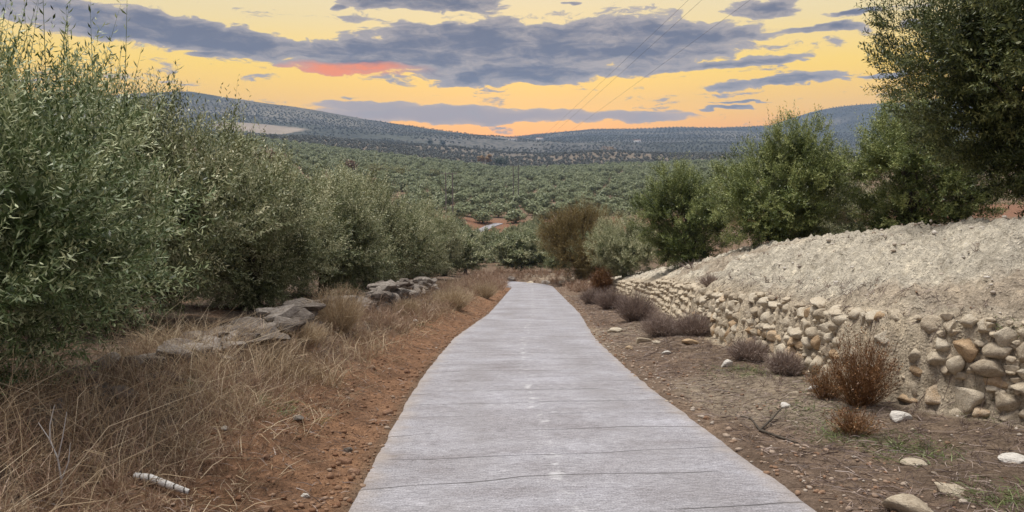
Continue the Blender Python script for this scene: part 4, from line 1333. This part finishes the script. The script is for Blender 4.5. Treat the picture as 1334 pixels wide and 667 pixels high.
stick('branch', [(958, 541), (978, 549), (990, 562), (1015, 570), (1042, 577)], [.006, .010, .012, .011, .005], M['bark'], 'forked dead branch lying on the right verge beside the concrete', 'branch', .015,
      [([(990, 562, 0), (1003, 554, .03), (1018, 542, .07)], [.012, .011, .007])])
m_, h = new_mat('pale_cracked_wood')
P_ = h.n('ShaderNodeTexCoord').outputs['Object']
px_ = h.sep(P_)[0]
bands = h.m('FRACT', h.m('ADD', h.m('MULTIPLY', px_, 19.0), h.m('MULTIPLY', h.noise(P_, 18, 3, .6), .5)))
nz = h.noise(P_, 60, 5, .65)
c = h.mix(h.ss(bands, .12, .2), (.10, .085, .07), h.ramp(nz, [(.3, (.42, .39, .36)), (.6, (.68, .66, .63))]))
finish(h, c, .8, nz, .6, .01)
M['palewood'] = m_
stick('stick', [(176, 628), (196, 634), (222, 642), (246, 647)], [.020, .024, .023, .016], M['palewood'], 'whitish cracked stick lying in the dry grass at lower left', 'stick', .05)
# bleached forked stalk standing in the left foreground
m_, h = new_mat('bleached_stalk'); finish(h, (.52, .50, .48), .8); M['bleached'] = m_
geo = Geo()
tube(geo, [[0, 0, -.05], [.005, 0, .12], [-.01, .01, .22]], [.006, .005, .004], 6)
for e_ in ([[-.01, .01, .22], [-.05, .02, .32], [-.11, .03, .41]], [[-.01, .01, .22], [.03, 0, .34], [.05, .02, .47]], [[.003, 0, .1], [.04, .02, .2], [.05, .03, .3]], [[-.05, .02, .32], [-.05, .03, .4], [-.03, .05, .5]]):
    tube(geo, e_, [.004, .003, .0015], 5)
x, y = -2.38, 3.72
tag(link('stalk', geo.mesh('stalk', M['bleached'], True), None, (x, y, float(ground_z(x, y)))), 'bleached forked plant stalk standing in the left foreground grass', 'stalk')

# ------------------------------------------------------------------ power line
m_, h = new_mat('pole_wood'); finish(h, (.20, .18, .16), .9); M['pole'] = m_
m_, h = new_mat('cable'); finish(h, (.10, .10, .11), .6); M['cable'] = m_
m_, h = new_mat('insulator'); finish(h, (.35, .30, .27), .4); M['ins'] = m_


def pole(px, Y, top_py, label):
    u_p, w_p = ray(px, top_py); x = u_p * Y; zt = EYE + w_p * Y; zb = float(ground_z(x, Y))
    e_ = bpy.data.objects.new('utility_pole', None); COL.objects.link(e_); e_.location = (x, Y, zb)
    for s_ in (-.9, .9):
        geo = Geo(); tube(geo, [[s_, 0, -.8], [s_, 0, (zt - zb) * .5], [s_, 0, zt - zb + .3]], [.19, .165, .13], 8)
        link('post', geo.mesh('post', M['pole'], True), e_)
    geo = Geo(); tube(geo, [[-2, 0, zt - zb - .1], [0, 0, zt - zb - .1], [2, 0, zt - zb - .1]], [.09, .09, .09], 6)
    link('crossarm', geo.mesh('crossarm', M['pole'], True), e_)
    for s_ in (-1.8, 0, 1.8):
        geo = Geo(); tube(geo, [[s_, 0, zt - zb - .1], [s_, 0, zt - zb + .12], [s_, 0, zt - zb + .28]], [.05, .10, .05], 7)
        link('insulator', geo.mesh('insulator', M['ins'], True), e_)
    tag(e_, label, 'utility pole', 'utility poles in the valley')
    return np.array([x, Y, zt + .25])


p1 = pole(585, 196, 226, 'slim double utility pole rising from the left side of the valley grove')
p2 = pole(672, 262, 216, 'slim double utility pole rising from the middle of the valley grove')
for i, s_ in enumerate((-1.8, 0, 1.8)):
    a, b = p1 + [s_, 0, 0], p2 + [s_, 0, 0]
    t = np.linspace(0, 1, 33)[:, None]
    q_ = a + (b - a) * t; q_[:, 2] -= (5.2 + i * .5) * 4 * (t * (1 - t))[:, 0]
    geo = Geo(); tube(geo, q_ - a, np.full(33, .022), 5)
    tag(link('cable', geo.mesh('cable', M['cable'], True), None, a), ('uppermost', 'middle', 'lowest')[i] + ' of three sagging cables strung between the two valley poles', 'cable', 'cables between the valley poles')
for i, (px, s_) in enumerate(((889, -1.8), (906, 0), (967, 1.8))):
    u_c, w_c = ray(px, 0); Y = 46.0
    b = p2 + [s_, 0, 0]; a = np.array([u_c * Y, Y, EYE + w_c * Y])
    ext = a + (a - b) * .3
    t = np.linspace(0, 1, 25)[:, None]; q_ = ext + (b - ext) * t; q_[:, 2] -= 1.6 * 4 * (t * (1 - t))[:, 0] * .3
    geo = Geo(); tube(geo, q_ - b, np.linspace(.006, .014, 25), 5)
    tag(link('cable', geo.mesh('cable', M['cable'], True), None, b), ('leftmost', 'middle', 'rightmost')[i] + ' of the three thin cables crossing the cloudy sky', 'cable', 'cables crossing the sky')

# ------------------------------------------------------------------ far farm buildings
m_, h = new_mat('whitewash'); finish(h, h.ramp(h.noise(h.n('ShaderNodeTexCoord').outputs['Object'], .6, 4, .6), [(.3, (.60, .58, .55)), (.7, (.78, .76, .73))]), .9); M['white'] = m_
m_, h = new_mat('roof_tile'); finish(h, h.ramp(h.noise(h.n('ShaderNodeTexCoord').outputs['Object'], 2.0, 4, .6), [(.3, (.20, .11, .08)), (.7, (.34, .21, .16))]), .9); M['tile'] = m_
m_, h = new_mat('dark_opening'); finish(h, (.03, .03, .035), .5); M['open'] = m_


def box(x0, x1, y0, y1, z0, z1):
    v = np.array([(x, y, z) for z in (z0, z1) for y in (y0, y1) for x in (x0, x1)], float)
    return v, np.array([(0, 2, 3, 1), (4, 5, 7, 6), (0, 1, 5, 4), (2, 6, 7, 3), (0, 4, 6, 2), (1, 3, 7, 5)])


def house(px, py, Y0, Y1, wpx, hpx, label):
    x, y = on_ground(px, py, Y0, Y1)
    wd, ht = wpx * y / F, hpx * y / F
    e_ = bpy.data.objects.new('farmhouse', None); COL.objects.link(e_); e_.location = (x, y, float(ground_z(x, y)))
    dp = min(wd * .5, 12)
    link('wall', make_mesh('wall', *box(-wd / 2, wd / 2, -dp / 2, dp / 2, -3, ht), M['white']), e_)
    rf = np.array([(-wd / 2 - .5, -dp / 2 - .5, ht + .02), (wd / 2 + .5, -dp / 2 - .5, ht + .02), (wd / 2 + .5, 0, ht + dp * .22), (-wd / 2 - .5, 0, ht + dp * .22), (wd / 2 + .5, dp / 2 + .5, ht + .02), (-wd / 2 - .5, dp / 2 + .5, ht + .02)])
    link('roof', make_mesh('roof', rf, np.array([(0, 1, 2, 3), (3, 2, 4, 5), (0, 5, 4, 1)]), M['tile']), e_)
    k = max(2, int(wd / 6))
    for i in range(k):
        cx_ = -wd / 2 + wd * (i + .5) / k
        nm = 'door' if i == 0 else 'window'
        z0, z1 = (0, ht * .6) if i == 0 else (ht * .35, ht * .7)
        link(nm, make_mesh(nm, *box(cx_ - .7, cx_ + .7, -dp / 2 - .06, -dp / 2 + .1, z0, z1), M['open']), e_)
    tag(e_, label, 'building')


house(668, 187, 800, 3000, 12, 3, 'low white farm building at the saddle between the two hills')
house(703, 187, 800, 3000, 9, 4, 'white farmhouse right of the low building at the hill saddle')
house(830, 190, 800, 3200, 9, 3.5, 'small white farmhouse on the far right hillside above the striped terrace')
house(1132, 190, 800, 3300, 6, 7, 'tall narrow white house on the hill, left of the tall right edge tree')
house(832, 221, 600, 1500, 16, 4, 'long low white shed at the end of the valley grove')

# ------------------------------------------------------------------ haze
v, f = box(-3700, 3700, -320, 4950, -22, 420)
m_, h = new_mat('evening_haze')
pv = h.n('ShaderNodeVolumePrincipled')
pv.inputs['Color'].default_value = (.48, .67, 1.0, 1)
pv.inputs['Density'].default_value = 1.5e-4
h.t.links.new(pv.outputs[0], h.n('ShaderNodeOutputMaterial').inputs['Volume'])
tag(link('haze', make_mesh('haze', v, f, m_)), 'thin blue evening haze over the valley', 'haze', kind='stuff')
